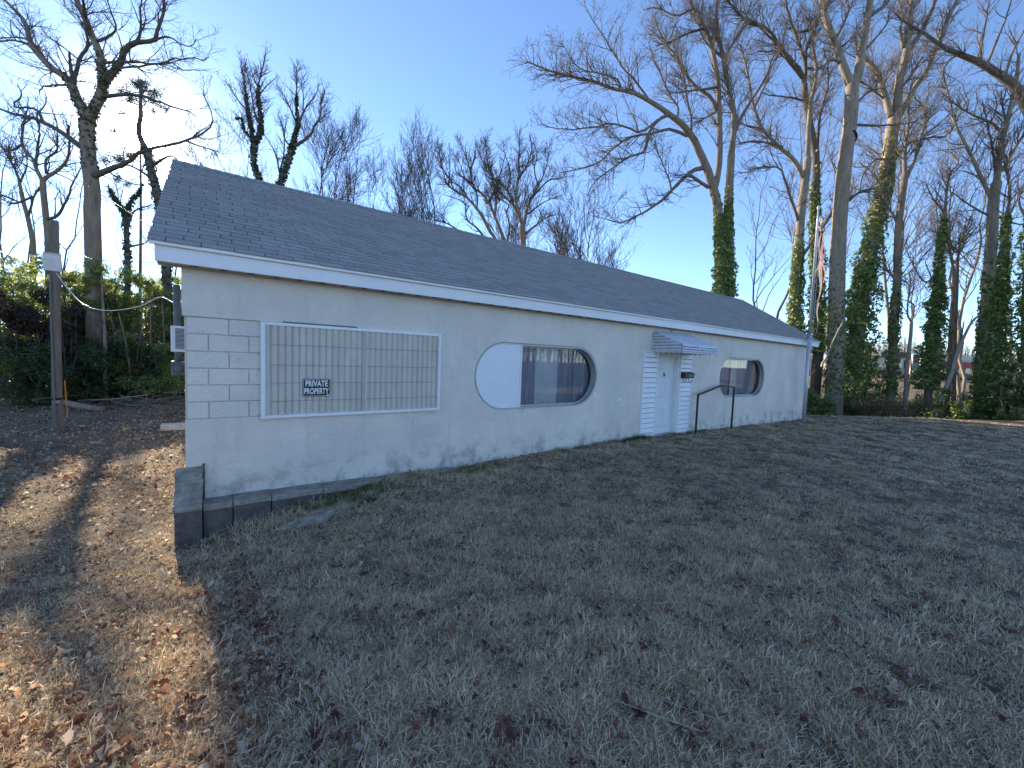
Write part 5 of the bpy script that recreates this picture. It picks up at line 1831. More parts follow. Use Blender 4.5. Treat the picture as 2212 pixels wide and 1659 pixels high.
for k, (x, yt, d, lean, stems, sp, w, lab, bk) in enumerate([
    (1632, 330, 27, 40, 1, .30, 6, 'thin leaning bare tree beside the ivy foot of the largest bare tree', 'bark'),
    (1830, 420, 30, 12, 1, .16, 5, 'thin straight stem between the scarred trunk and the leaning ivy tree', 'bark_pale'),
    (1862, 380, 31, 18, 1, .18, 6, 'thin straight dark stem just left of the leaning ivy tree', 'bark'),
    (1962, 430, 29, -4, 1, .22, 4, 'whippy bare sapling right of the straight pale trunk', 'bark'),
    (2030, 330, 34, 10, 1, .24, 6, 'distant slim bare tree above the ivy spire', 'bark'),
    (2085, 260, 33, 0, 2, .26, 7, 'distant double stemmed bare tree left of the broad forked tree', 'bark_pale'),
    (2180, 300, 32, 6, 1, .26, 7, 'distant bare tree near the right edge behind the ivy pillar', 'bark'),
    (1690, 250, 34, 6, 1, .24, 7, 'distant bare tree between the largest bare tree and the flagpole', 'bark'),
    (1770, 200, 36, 0, 1, .22, 7, 'distant tall bare tree behind the flagpole top', 'bark_pale'),
    (1935, 180, 36, 10, 2, .24, 7, 'distant tall bare tree behind the straight pale trunk', 'bark'),
    (20, 250, 26, -8, 1, .28, 6, 'bare tree cut by the left edge', 'bark_dark'),
    (140, 300, 28, 0, 1, .28, 5, 'thin bare tree left of the huge forked trunk', 'bark_dark'),
    (250, 330, 30, 6, 1, .26, 5, 'thin bare tree right of the huge forked trunk', 'bark_dark'),
    (385, 330, 33, 8, 2, .25, 5, 'thin bare tree behind the roof gable', 'bark_dark'),
    (60, 330, 33, 8, 2, .30, 5, 'thin double stemmed bare tree in the left background', 'bark_dark'),
]):
    auto_tree('bare_tree', lab, x, yt, d, 500 + k, lean, stems, sp, w=w, bark=bk, twig='twig' if x > 900 else 'twig_dark', dens=.85 if x > 900 else .6, up=.4)


# ------------------------------------------------------------------ evergreens, shrubs, undergrowth
def leaf_cloud(centres, radii, n, size, rg, flat=.8, aspect=.55, shell=.45):
    """leaves through a union of blobs, denser to the outside, with gaps"""
    centres = np.asarray(centres); radii = np.asarray(radii)
    wgt = radii ** 2; wgt = wgt / wgt.sum()
    k = rg.choice(len(centres), n, p=wgt)
    o = unit(rg.normal(size=(n, 3)))
    rr = rg.uniform(shell, 1.05, n)
    C = centres[k] + o * (radii[k] * rr)[:, None] * np.array([1, 1, flat])
    nr = unit(o * .6 + rg.normal(size=(n, 3)) * .6 + np.array([0, 0, .45]))
    return leaf_mesh(C, nr, np.full(n, size), rg, aspect)


def shrub(name, label, x, y, d, h, w, n, mt, seed, size=.075, stems=6, lift=.25, cat='shrub', group=None, stem_mat='bark_dark', base=None, blobs=26, leaf_part='foliage', shell=.45, aspect=.55):
    rg = np.random.default_rng(seed)
    p = at(x, y, d) if base is None else np.array(base, float)
    gz = float(ground_z(p[0], p[1]))
    b = np.array([p[0], p[1], gz])
    root = empty(name, tuple(b))
    tag(root, label, cat, group)
    # stems
    Q, R, tips = [], [], []
    for s in range(stems):
        a = rg.uniform(0, 6.28)
        foot = b + np.array([math.cos(a), math.sin(a), 0]) * w * .22 * rg.random() - np.array([0, 0, .1])
        tip = b + np.array([math.cos(a) * w * .45 * rg.random() ** .5, math.sin(a) * w * .45 * rg.random() ** .5, h * rg.uniform(.72, 1.0)])
        mid = (foot + tip) / 2 + rg.normal(size=3) * .06 * h
        q, L_ = resample([foot, mid, tip], 8)
        Q.append(q); R.append(np.linspace(.010 + .006 * h, .006, 8)); tips.append(q)
    P = np.stack(Q); Rr = np.stack(R)
    P1, R1, L1 = sprout(P, Rr, np.full(stems, h), 2.2, .2, (.15 * h, .32 * h), (30, 70), .25, 5, rg, .015, .004)
    V, F = join([tubes_np(P, Rr, 5), tubes_np(P1, R1, 3)])
    put('stem', mesh_np('stem', V, F), M[stem_mat], root)
    TRIS[0] += 2 * len(F)
    C = []
    RR = []
    for i in range(blobs):
        s = rg.integers(stems); t = rg.uniform(lift, 1.0)
        c = P[s, int(t * 7)] + rg.normal(size=3) * np.array([w * .16, w * .16, .05 * h])
        C.append(c); RR.append(w * rg.uniform(.10, .24) * (1.15 - .45 * t))
    V, F = leaf_cloud(C, RR, n, size, rg, shell=shell, aspect=aspect)
    V[:, 2] = np.maximum(V[:, 2], gz + .02)
    TRIS[0] += len(F)
    fo = put(leaf_part, mesh_np(leaf_part, V, F), M[mt], root)
    return root


lg = 'evergreen shrubs along the left woods'
for k, (x, d, h, w, n, mt, lab) in enumerate([
    (20, 18.5, 5.4, 3.4, 5200, 'evergreen', 'tall yellow green evergreen at the left edge of the woods'),
    (60, 16.5, 3.4, 2.6, 3600, 'redleaf', 'dull dark brownish shrub at the left edge'),
    (112, 18.5, 4.6, 2.6, 4200, 'evergreen', 'evergreen shrub directly behind the utility pole'),
    (165, 19.5, 4.9, 2.6, 4600, 'evergreen', 'backlit evergreen between the utility pole and the huge forked trunk'),
    (235, 20.5, 5.2, 2.8, 5200, 'evergreen', 'brightest yellow green evergreen just right of the huge forked trunk'),
    (300, 19.5, 4.8, 2.8, 5200, 'evergreen', 'leafy evergreen under the sagging white cable'),
    (352, 21, 5.2, 2.8, 5200, 'evergreen', 'pale glittering evergreen beside the corner of the building'),
    (398, 22.5, 4.8, 2.8, 3600, 'evergreen', 'evergreen half hidden by the corner of the building'),
    (0, 21, 4.6, 3.0, 3200, 'holly', 'dark evergreen at the far left beneath the taller one'),
    (190, 17.5, 2.4, 2.4, 3000, 'holly', 'low dark evergreen at the foot of the huge forked trunk'),
    (280, 17.8, 2.3, 2.6, 3000, 'holly', 'low dark evergreen above the brush pile'),
    (120, 16.0, 2.2, 2.6, 3000, 'holly', 'low dark evergreen at the foot of the utility pole'),
    (330, 18.2, 2.4, 2.4, 2600, 'evergreen', 'low evergreen behind the wall mounted air conditioner'),
]):
    shrub('evergreen_shrub', lab, x, 800, d, min(7.3, h * (1.72 if h > 4 else 1.4)), w * 1.15, int(n * 3.2), mt, 700 + k, size=.092 if mt != 'holly' else .075, stems=9, lift=.16 if mt == 'holly' else .2, group=lg, blobs=44, aspect=.34)

# thin bamboo like stems standing in front of the thicket
rg = np.random.default_rng(77)
stg = 'thin bare stems at the edge of the left woods'
for k, (x, d, h, w_) in enumerate([(226, 17.0, 5.5, 10), (277, 17.6, 4.0, 6), (300, 18.0, 3.6, 5), (150, 18, 4.2, 5), (250, 18.2, 3.8, 4), (330, 18.5, 4.4, 5), (80, 17, 3.8, 4), (45, 17.4, 4.0, 5), (178, 17.6, 3.6, 4), (350, 19, 4.8, 5)]):
    p = at(x, 800, d); gz = float(ground_z(p[0], p[1]))
    a = np.array([p[0], p[1], gz - .1])
    q, L_ = resample([a, a + np.array([rg.normal() * .08, 0, h * .5]), a + np.array([rg.normal() * .2, rg.normal() * .2, h])], 10)
    V, F = tubes_np(q[None], np.linspace(w_ / 2 * d / VSC, .3 * w_ / 2 * d / VSC, 10)[None], 6)
    root = empty('thin_stem', tuple(a))
    lab = ['thickest grey stem right of the huge forked trunk', 'slim stem under the shaggy vine covered tree', 'slim stem left of the brush pile top', 'slim stem between the pole and the huge trunk', 'slim stem right of the thickest grey stem',
           'slim stem nearest the building corner', 'slim stem left of the utility pole', 'leftmost slim stem in the dark thicket', 'slim stem just left of the huge forked trunk', 'tall slim stem behind the brush pile'][k]
    tag(root, lab, 'tree', stg)
    put('trunk', mesh_np('trunk', V, F, smooth=True), M['bark'], root)
    P1, R1, L1 = sprout(q[None], np.linspace(.03, .01, 10)[None], np.array([h]), 2.5, .35, (.3, .9), (30, 70), .2, 5, rg, .012, .005)
    V, F = tubes_np(P1, R1, 3)
    put('crown', mesh_np('crown', V, F), M['twig_dark'], root)

# pine boughs seen against the sun
pine = empty('pine_tree', tuple(at(262, 800, 34) * np.array([1, 1, 0])))
tag(pine, 'pine with tufted dark boughs standing in front of the sun', 'tree')
rg = np.random.default_rng(5)
ptk = [at(x, y, 34) for x, y in ((300, 900), (302, 700), (304, 500), (304, 350), (303, 240), (305, 175))]
V, F = tubes_np(resample(ptk, 14)[0][None], np.linspace(.17, .03, 14)[None], 7)
put('trunk', mesh_np('trunk', V, F, smooth=True), M['bark_dark'], pine)
parts, cl = [], []
brs = [((303, 235), (335, 195)), ((303, 240), (275, 190)), ((304, 215), (320, 172)), ((303, 250), (350, 232)), ((303, 255), (240, 232)), ((303, 300), (372, 277)), ((303, 305), (232, 290)), ((303, 340), (215, 325)),
       ((304, 350), (258, 322)), ((304, 205), (298, 168)), ((304, 230), (300, 190)), ((304, 360), (345, 345)), ((303, 222), (345, 205)), ((303, 228), (255, 205)), ((304, 400), (250, 385)), ((304, 330), (228, 350))]
for (a, b) in brs:
    A = at(*a, 34); B = at(*b, 34 + rg.uniform(-1.5, 1.5))
    q, L_ = resample([A, (A + B) / 2 + np.array([0, 0, -.1]), B], 8)
    parts.append(tubes_np(q[None], np.linspace(.05, .014, 8)[None], 4))
    for t in (.5, .65, .8, .92, 1.0):
        c = q[int(t * 7)] + rg.normal(size=3) * .22
        cl.append(c)
V, F = join(parts); put('branch', mesh_np('branch', V, F), M['bark_dark'], pine)
# needles: thin blades bursting out of each tuft
n = 6000
k = rg.integers(0, len(cl), n)
o = unit(rg.normal(size=(n, 3)))
C0 = np.array(cl)[k] + o * rg.uniform(.02, .30, n)[:, None]
dirn = unit(o + rg.normal(size=(n, 3)) * .5)
sd = unit(np.cross(dirn, rg.normal(size=(n, 3)))) * .022
L_ = rg.uniform(.14, .30, n)[:, None]
V = np.stack([C0 - sd, C0 + sd, C0 + dirn * L_], 1).reshape(-1, 3)
tag(put('needles', mesh_np('needles', V, np.arange(3 * n).reshape(-1, 3)), M['pine'], pine), kind='stuff')
TRIS[0] += n

# brush under the right hand trees
rgp = 'dry brush and ivy mounds along the lawn edge at right'
for k, (x, d, h, w, n, mt, sz, lab) in enumerate([
    (1790, 22.5, 1.3, 2.2, 1700, 'ivy', .08, 'ivy mound at the foot of the scarred trunk'),
    (1848, 24.5, 2.4, 2.2, 2600, 'ivy', .09, 'dense ivy mound at the foot of the leaning ivy tree'),
    (1880, 22.8, 1.7, 2.4, 1500, 'brush', .06, 'dry brown brush right of the leaning ivy tree'),
    (1905, 24.5, 2.2, 2.6, 1900, 'brush', .06, 'taller tangled brush between the leaning ivy tree and the straight pale trunk'),
    (1935, 22.2, .9, 2.2, 1500, 'brush', .06, 'low green brown scrub before the straight pale trunk'),
    (1975, 23.2, 1.3, 2.4, 1600, 'brush', .06, 'low scrub right of the straight pale trunk'),
    (2008, 24.2, 2.1, 2.4, 2200, 'ivy', .08, 'broad ivy skirt at the foot of the ivy spire'),
    (2066, 21.2, 1.7, 2.0, 2400, 'ivy', .08, 'tent shaped ivy mound at the lawn edge under the dead leaning trunk'),
    (2110, 22.4, 1.5, 2.0, 1400, 'brush', .06, 'straw coloured brush left of the broad forked tree'),
    (2140, 20.8, 1.6, 1.8, 2000, 'ivy', .08, 'ivy skirt at the foot of the ivy pillar'),
    (2180, 20.2, 1.9, 1.8, 2400, 'ivy', .08, 'leafy ivy heap near the right edge of the lawn'),
    (2209, 19.4, 3.2, 1.6, 2600, 'holly', .08, 'very dark holly bush cut by the right edge'),
    (2210, 18.8, 1.0, 1.4, 1300, 'evergreen', .07, 'low sunlit green shrub at the right edge of the lawn'),
    (1760, 23.5, 2.3, 1.8, 1900, 'ivy', .085, 'ivy mound just beyond the end of the building'),
    (2040, 25.5, 1.5, 3.0, 1200, 'brush', .06, 'straw coloured thicket behind the dead leaning trunk'),
    (1955, 27, 1.4, 3.2, 1200, 'brush', .06, 'brown thicket behind the straight pale trunk'),
]):
    shrub('brush', lab, x, 800, d, h, w, n, mt, 900 + k, size=sz, stems=9, lift=.05, group=rgp, stem_mat='twig', blobs=24, shell=.2)
# fallen pale branches by the lawn edge
rg = np.random.default_rng(15)
for k, (pts, r, lab) in enumerate([
    ([(1620, 1000), (1700, 1120), (1770, 1200), (1850, 1240)], .035, 'long bleached fallen branch at the lawn edge under the broad forked tree'),
    ([(1740, 880), (1800, 920), (1850, 1010), (1940, 1150)], .03, 'bleached fallen branch leaning against the ivy pillar'),
    ([(1700, 1190), (1800, 1225), (1900, 1235), (2010, 1250)], .03, 'pale dead branch lying along the right lawn edge'),
    ([(1950, 1170), (2000, 1220), (2050, 1180), (2080, 1090)], .035, 'forked pale branch beside the leafy ivy heap'),
    ([(245, 1180), (300, 1150), (360, 1130)], .05, 'short pale broken branch by the end of the building'),
    ([(350, 760), (400, 640), (470, 480), (555, 320)], .07, 'long pale broken bough leaning on the scarred trunk'),
]):
    d = 22.5 if k < 4 else (23.0 if k == 4 else 23.2)
    P = [at(*r6(*p), d + rg.uniform(-.3, .3)) for p in pts]
    q, L_ = resample(P, 10)
    q[1:] += rg.normal(size=(9, 3)) * .03
    P1, R1, L1 = sprout(q[None], np.linspace(r, r * .4, 10)[None], np.array([L_]), 1.6, .3, (.3, .9), (25, 60), .0, 5, rg, r * .5, .008)
    V, F = join([tubes_np(q[None], np.linspace(r, r * .4, 10)[None], 6), tubes_np(P1, R1, 4)])
    o = put('fallen_branch', mesh_np('fallen_branch', V, F, smooth=True), M['deadwood'])
    tag(o, lab, 'branch', 'pale dead branches at right')

# woods behind the thicket, plus unseen evergreens added behind the building for shade
rg = np.random.default_rng(31)
C, RR = [], []
for i in range(330):
    u = rg.random()
    x = -26 + 76 * u
    y = rg.uniform(11.5, 17) if x > 6 else rg.uniform(23, 30)
    gz = float(ground_z(x, y))
    if x < 5 and rg.random() < .3: continue
    hmax = (7.3 if x > 20 else 5.8) if x > 6 else 6.0
    C.append((x, y, gz + rg.uniform(.6, hmax))); RR.append(rg.uniform(.9, 1.7))
for i in range(260):  # extra unseen crowns, added to keep the sun off the right lawn
    x, y = rg.uniform(15, 44), rg.uniform(10.5, 16)
    C.append((x, y, float(ground_z(x, y)) + rg.uniform(2.5, 7.4))); RR.append(rg.uniform(.8, 1.3))
V, F = leaf_cloud(C, RR, 100000, .15, rg, shell=.15)
TRIS[0] += len(F)
uw = put('understory_and_shade_woods', mesh_np('understory_and_shade_woods', V, F), M['evergreen'])
tag(uw, 'evergreen understory behind the left thicket, with unseen growth added behind the building for shade', 'woods', kind='stuff')

# woods on the far side of the road behind the photographer, mirrored in the window panes
rg = np.random.default_rng(61)
n = 420
xs = rg.uniform(-70, 80, n); ys = rg.uniform(-62, -44, n)
P = np.stack([resample([(x, y, -.6), (x + rg.normal() * .3, y, 4.5), (x + rg.normal(), y, rg.uniform(7, 12))], 6)[0] for x, y in zip(xs, ys)])
P1, R1, L1 = sprout(P, np.linspace(.16, .03, 6)[None] * np.ones((n, 1)), np.full(n, 9.0), 1.2, .2, (1.5, 3.8), (25, 60), .4, 5, rg, .06, .03)
V, F = join([tubes_np(P, np.linspace(.16, .03, 6)[None] * np.ones((n, 1)), 4), tubes_np(P1, R1, 3)])
C = np.stack([rg.uniform(-70, 80, 160), rg.uniform(-60, -46, 160), rg.uniform(.2, 4.0, 160)], -1)
tag(put('roadside_woods', mesh_np('roadside_woods', V, F), M['far_twig']), 'brown roadside woods mirrored in the window panes', 'woods', kind='stuff')
TRIS[0] += 2 * len(F)

# ------------------------------------------------------------------ left yard: pole, cables, mast, air conditioner
bp_ = on_ray_ground(124, 930)
PX, PY = float(bp_[0]), float(bp_[1]); pd = depth(bp_)
pole = empty('utility_pole', tuple(bp_))
tag(pole, 'short weathered wooden utility pole with white box at left', 'utility pole')
ptop = at(118, 477, pd)
m = MB(); m.tube([(PX, PY, bp_[2] - .3), ((PX + ptop[0]) / 2, (PY + ptop[1]) / 2, (bp_[2] + ptop[2]) / 2), tuple(ptop)], [.105, .093, .080], 14)
m.build('pole', M['pole_wood'], pole, smooth=False)
pb0, pb1 = at(95, 547, pd - .14), at(129, 585, pd - .14)
m = MB(); m.bbox(pb0[0], pb1[0] - .03, pb0[1] - .10, pb0[1] + .03, pb1[2], pb0[2], b=.012); m.build('white_box', M['grey_metal_pale'], pole)
m = MB(); m.bbox(pb0[0] - .012, pb1[0] - .018, pb0[1] - .115, pb0[1] + .03, pb0[2] + .002, pb0[2] + .022, b=.006); m.build('box_lid', M['grey_metal_pale'], pole)
pm = at(124, 862, pd)
m = MB(); m.tube([(pm[0], pm[1], pm[2] - .012), (pm[0], pm[1], pm[2] + .03)], .113, 14); m.build('band', M['dark'], pole)
m = MB(); m.box(pm[0] - .07, pm[0] + .07, pm[1] - .122, pm[1] - .10, pm[2] - .10, pm[2] - .03); m.build('number_plate', M['grey_metal'], pole)
m = MB(); m.tube([at(108, 590, pd - .12), at(110, 700, pd - .12), at(117, 860, pd - .12), at(120, 925, pd - .12)], .018, 6); m.build('conduit', M['grey_paint'], pole)


def cable(name, label, P, r, mt, group=None):
    q, _ = resample(P, 40)
    V, F = tubes_np(q[None], np.full((1, 40), r), 6)
    o = put(name, mesh_np(name, V, F, smooth=True), M[mt])
    tag(o, label, 'cable', group)
    return o


cg2 = 'cables strung in the left yard'
mast_t = 3.4
mx = hit(383, 700, 1, mast_t)
cable('cable', 'white cable sagging from the pole box to the building', [at(122, 590, pd - .15), at(150, 628, pd - .4), at(185, 660, pd - .8), at(235, 671, pd - 1.2), at(300, 662, pd - 1.7), at(345, 642, pd - 2.0), (mx[0], mx[1] - .05, 1.8 + .75)], .011, 'cable_white', cg2)
cable('cable', 'pale cable coming from the left edge to the pole box', [at(-60, 515, pd - 2), at(0, 543, pd - 1.2), at(50, 564, pd - .6), at(97, 577, pd - .1)], .008, 'cable_white', cg2)
cable('cable', 'dark overhead line crossing the upper left sky towards the sun', [at(-60, 45, 16), at(0, 90, 17), at(150, 200, 20), at(265, 296, 23), at(330, 352, 26)], .014, 'cable', cg2)
cable('cable', 'dark overhead line passing behind the huge trunk down to the gable', [at(-60, 245, 13), at(0, 280, 13), at(100, 340, 12), at(195, 405, 11), at(265, 450, 10), at(328, 492, 9)], .010, 'cable', cg2)
cable('cable', 'dark loop of wire from the pole top to the right', [at(127, 535, pd), at(160, 540, pd - .5), at(200, 560, pd - 1), at(300, 566, pd - 2.2), at(378, 570, pd - 3)], .007, 'cable', cg2)

mast = empty('service_mast', (float(mx[0]), mast_t, float(ground_z(mx[0], mast_t))))
tag(mast, 'grey service mast and meter on the left end of the building', 'mast')
m = MB(); m.tube([(mx[0], mast_t, hit(386, 800, 1, mast_t)[2]), (mx[0], mast_t, 1.9), (mx[0], mast_t, 2.9)], .052, 12); m.build('conduit', M['grey_paint'], mast, smooth=True)
ms = hit(386, 792, 1, mast_t)
m = MB(); m.bbox(mx[0] - .09, mx[0] + .14, mast_t - .10, mast_t + .12, ms[2] - .16, ms[2] + .10, b=.015); m.build('meter_box', M['grey_paint'], mast)
m = MB(); m.tube([(mx[0] + .02, mast_t - .10, ms[2] - .03), (mx[0] + .02, mast_t - .17, ms[2] - .03), (mx[0] + .02, mast_t - .19, ms[2] - .03)], [.06, .06, .04], 14); m.build('meter', M['grey_paint'], mast, smooth=True)

# window air conditioner on the end wall
ay = 1.9
q0, q1 = hit(368, 703, 1, ay), hit(375, 760, 1, ay)
ac = empty('air_conditioner', (-.2, ay + .3, 1.75))
tag(ac, 'white louvred air conditioner sticking out of the left end wall', 'air conditioner')
ax0, az0, az1 = float(q0[0]), float(q1[2]), float(hit(368, 703, 1, ay)[2])
m = MB(); m.bbox(ax0, -.028, ay, ay + .66, az0, az1, b=.01); m.build('casing', M['white'], ac)
m = MB(); m.box(ax0 + .055, -.03, ay - .004, ay + .01, az0 + .045, az1 - .03); g_ = m.build('grille_back', M['dark'], ac)
m = MB()
nl = 17
for i in range(nl):
    z = az0 + .05 + (az1 - az0 - .085) * i / (nl - 1)
    m.add([(ax0 + .05, ay - .016, z - .004), (-.03, ay - .016, z - .004), (-.03, ay - .002, z + .006), (ax0 + .05, ay - .002, z + .006), (ax0 + .05, ay - .016, z - .001), (-.03, ay - .016, z - .001)],
          [(0, 1, 5, 4), (4, 5, 2, 3), (0, 3, 2, 1)])
tag(m.build('louvres', M['white'], ac), kind='stuff')

# cream board by the end wall
w0 = on_ray_ground(346, 931)
wzt = float(ground_z(w0[0], w0[1]))
wb = MB()
wb.bbox(float(w0[0]), float(w0[0]) + 1.9, float(w0[1]), float(w0[1]) + .34, wzt - .02, wzt + .15, b=.01)
tag(wb.build('plank', M['board']), 'cream painted beam lying on the ground past the left end wall', 'beam')
# orange marker
om = on_ray_ground(146, 905)
m = MB(); t_ = at(140, 822, depth(om)); m.tube([(om[0], om[1], om[2] - .1), tuple(t_)], [.018, .016], 8)
tag(m.build('marker_stake', M['orange']), 'thin orange marker stake behind the utility pole', 'stake')

# brush pile and logs
rg = np.random.default_rng(51)
bpile = empty('brush_pile', tuple(on_ray_ground(300, 880)))
tag(bpile, 'heap of cut dead branches at the edge of the left woods', 'brush pile')
c0 = on_ray_ground(300, 880)
for i in range(46):
    a = rg.uniform(0, 3.14)
    c = c0 + np.array([rg.normal() * 1.3, rg.normal() * .7 + .6, 0])
    gz = float(ground_z(c[0], c[1]))
    L_ = rg.uniform(.7, 2.4)
    e = np.array([math.cos(a), math.sin(a) * .6, rg.normal() * .16])
    z = gz + abs(rg.normal()) * .22 + .05
    p0 = np.array([c[0], c[1], z]) - e * L_ / 2; p1 = np.array([c[0], c[1], z]) + e * L_ / 2
    p0[2] = max(p0[2], gz + .02); p1[2] = max(p1[2], gz + .02)
    q, _ = resample([p0, (p0 + p1) / 2 + rg.normal(size=3) * .06, p1], 7)
    r = rg.uniform(.010, .032)
    P1, R1, L1 = sprout(q[None], np.linspace(r, r * .5, 7)[None], np.array([L_]), 1.5, .3, (.2, .7), (25, 60), 0, 4, rg, r * .5, .004)
    V, F = join([tubes_np(q[None], np.linspace(r, r * .45, 7)[None], 5), tubes_np(P1, R1, 3)])
    put('branch', mesh_np('branch', V, F), M['deadwood' if rg.random() < .3 else 'bark'], bpile)
lp = on_ray_ground(195, 890)
lg_ = MB(); lz = float(lp[2])
lg_.tube([(lp[0] - .9, lp[1] + 1.1, lz + .28), (lp[0] - .3, lp[1] + .4, lz + .16), (lp[0] + .35, lp[1] - .1, lz + .08)], [.10, .12, .11], 9)
tag(lg_.build('log', M['bark_pale'], None, smooth=True), 'old log lying on the leaves between the utility pole and the brush pile', 'log')

# ------------------------------------------------------------------ beyond the trees at right: hill, store, car, sign
def far_box(x0, x1, y0, y1, d, dep, name, mt, parent, b=.02):
    a, c = at(x0, y1, d), at(x1, y0, d)
    u = np.array([CR[0], CR[1], 0]); u /= np.linalg.norm(u)
    w_ = np.array([-u[1], u[0], 0])
    wd = (c - a) @ u
    z0, z1 = a[2], c[2]
    p = [a * np.array([1, 1, 0]), a * np.array([1, 1, 0]) + u * wd]
    vs = []
    for z in (z0, z1):
        for q, off in ((p[0], 0), (p[1], 0), (p[1], dep), (p[0], dep)):
            vs.append(tuple(q + w_ * off + np.array([0, 0, z])))
    m = MB(); m.add(vs, [(0, 3, 2, 1), (4, 5, 6, 7), (0, 1, 5, 4), (1, 2, 6, 5), (2, 3, 7, 6), (3, 0, 4, 7)])
    return m.build(name, mt, parent)


DS = 78
st = empty('store', tuple(at(1910, 800, DS)))
tag(st, 'low pale store with dark fascia seen far off between the right hand trunks', 'building')
far_box(1850, 1905, 777, 800, DS, 9, 'wall', M['store'], st)
far_box(1905, 1985, 770, 800, DS - 2, 12, 'wall', M['store'], st)
far_box(1848, 1906, 769, 777, DS - .5, 9.5, 'roof', M['white_panel'], st)
far_box(1903, 1987, 762, 770, DS - 3, 13, 'fascia', M['store_dark'], st)
for i in range(5):
    far_box(1912 + i * 14, 1920 + i * 14, 778, 798, DS - 2.2, .3, 'window', M['car_glass'], st)
st2 = empty('red_store', tuple(at(2065, 800, 84)))
tag(st2, 'far store with red fascia behind the thin twin stems', 'building')
far_box(2035, 2100, 778, 806, 84, 10, 'wall', M['store'], st2)
far_box(2033, 2102, 783, 794, 83.5, .6, 'fascia', M['red'], st2)
far_box(2033, 2102, 770, 777, 83.6, 10, 'roof', M['store'], st2)
for i in range(4):
    far_box(2040 + i * 15, 2050 + i * 15, 795, 806, 83.7, .3, 'window', M['car_glass'], st2)
pyl = empty('roadside_sign', tuple(at(1975, 800, 60)))
tag(pyl, 'white framed roadside sign with red and green panels beside the ivy spire', 'sign')
far_box(1968, 1971, 765, 808, 60, .3, 'post', M['white'], pyl)
far_box(1986, 1989, 765, 808, 60, .3, 'post', M['white'], pyl)
far_box(1971, 1986, 778, 784, 59.9, .25, 'panel', M['red'], pyl)
far_box(1971, 1986, 785, 797, 59.9, .25, 'panel', M['green_sign'], pyl)
far_box(1968, 1989, 760, 765, 60, .35, 'cap', M['white'], pyl)
# parked car
cd = 58
cc = at(1910, 800, cd)
u = np.array([CR[0], CR[1], 0]); u /= np.linalg.norm(u); w_ = np.array([-u[1], u[0], 0])
cgz = float(at(1910, 809, cd)[2])
car = empty('parked_car', (cc[0], cc[1], cgz))
tag(car, 'dark car parked before the far store', 'car')


def carpts(prof, y0, y1, taper=0.0):
    vs, n = [], len(prof)
    for off, s in ((y0, 0), (y1, 0)):
        for (a, z) in prof:
            vs.append(tuple(np.array([cc[0], cc[1], 0]) + u * a + w_ * off + np.array([0, 0, cgz + z])))
    return vs, [tuple(range(n)), tuple(range(2 * n - 1, n - 1, -1))] + [((i + 1) % n, i, n + i, n + (i + 1) % n) for i in range(n)]


m = MB(); m.add(*carpts([(-2.1, .35), (2.1, .35), (2.2, .7), (2.0, .95), (1.0, 1.02), (-1.2, 1.06), (-2.05, 1.0), (-2.2, .7)], -.9, .9)); cb = m.build('body', M['car'], car)
m = MB(); m.add(*carpts([(-1.9, 1.0), (1.05, 1.0), (.35, 1.5), (-1.3, 1.55)], -.78, .78)); m.build('cabin', M['car'], car)
for (a, b) in (((-1.65, 1.06), (-.45, 1.46)), ((-.35, 1.06), (.62, 1.44))):
    m = MB(); m.add(*carpts([(a[0], a[1]), (b[0], a[1]), (b[0] - .12, b[1]), (a[0] + .28, b[1])], -.795, -.78)); m.build('side_window', M['car_glass'], car)
for a in (-1.35, 1.35):
    for off in (-.92, .72):
        m = MB(); o_ = np.array([cc[0], cc[1], 0]) + u * a + np.array([0, 0, cgz + .33])
        m.tube([o_ + w_ * off, o_ + w_ * (off + .2)], .33, 14); m.build('wheel', M['tyre'], car)
# far brown woods on rising ground
rg = np.random.default_rng(8)
n = 1500
xs = rg.uniform(1640, 2330, n); dd = rg.uniform(88, 130, n)
yb = np.full(n, 800.)
P = []
for x, d_ in zip(xs, dd):
    b = at(x, 800, d_)
    h = rg.uniform(4.0, 8.0) * (1.25 - .5 * abs((x - 1890) / 400)) * .9
    t = b + np.array([rg.normal() * .5, rg.normal() * .5, h])
    P.append(resample([b - np.array([0, 0, 2]), (b + t) / 2 + rg.normal(size=3) * .3, t], 6)[0])
P = np.stack(P); R = np.linspace(.10, .02, 6)[None] * np.ones((n, 1))
P1, R1, L1 = sprout(P, R, np.full(n, 7.0), .9, .25, (1.0, 2.8), (25, 60), .4, 4, rg, .05, .03)
V, F = join([tubes_np(P, R, 3), tubes_np(P1, R1, 3)])
TRIS[0] += 2 * len(F)
tag(put('far_woods', mesh_np('far_woods', V, F), M['far_twig']), 'far brown wooded slope behind the stores', 'woods', kind='stuff')
hx = np.linspace(1500, 2600, 40)
V, F = [], []
for i, x in enumerate(hx):
    a, b = at(x, 800, 95), at(x, 800, 190)
    V += [(a[0], a[1], 1.0), (a[0], a[1], 1.0 + .01), (b[0], b[1], 5.0 + 2.2 * math.exp(-((x - 1900) / 180) ** 2) + .5 * math.sin(i * .9)), (b[0] * 1.2, b[1] * 1.2, 1.0)]
V = np.array(V)
F = np.array([(4 * i + j, 4 * (i + 1) + j, 4 * (i + 1) + j + 1, 4 * i + j + 1) for i in range(39) for j in range(3)])
tag(put('hill', mesh_np('hill', V, F, smooth=True), M['hill']), kind='structure')


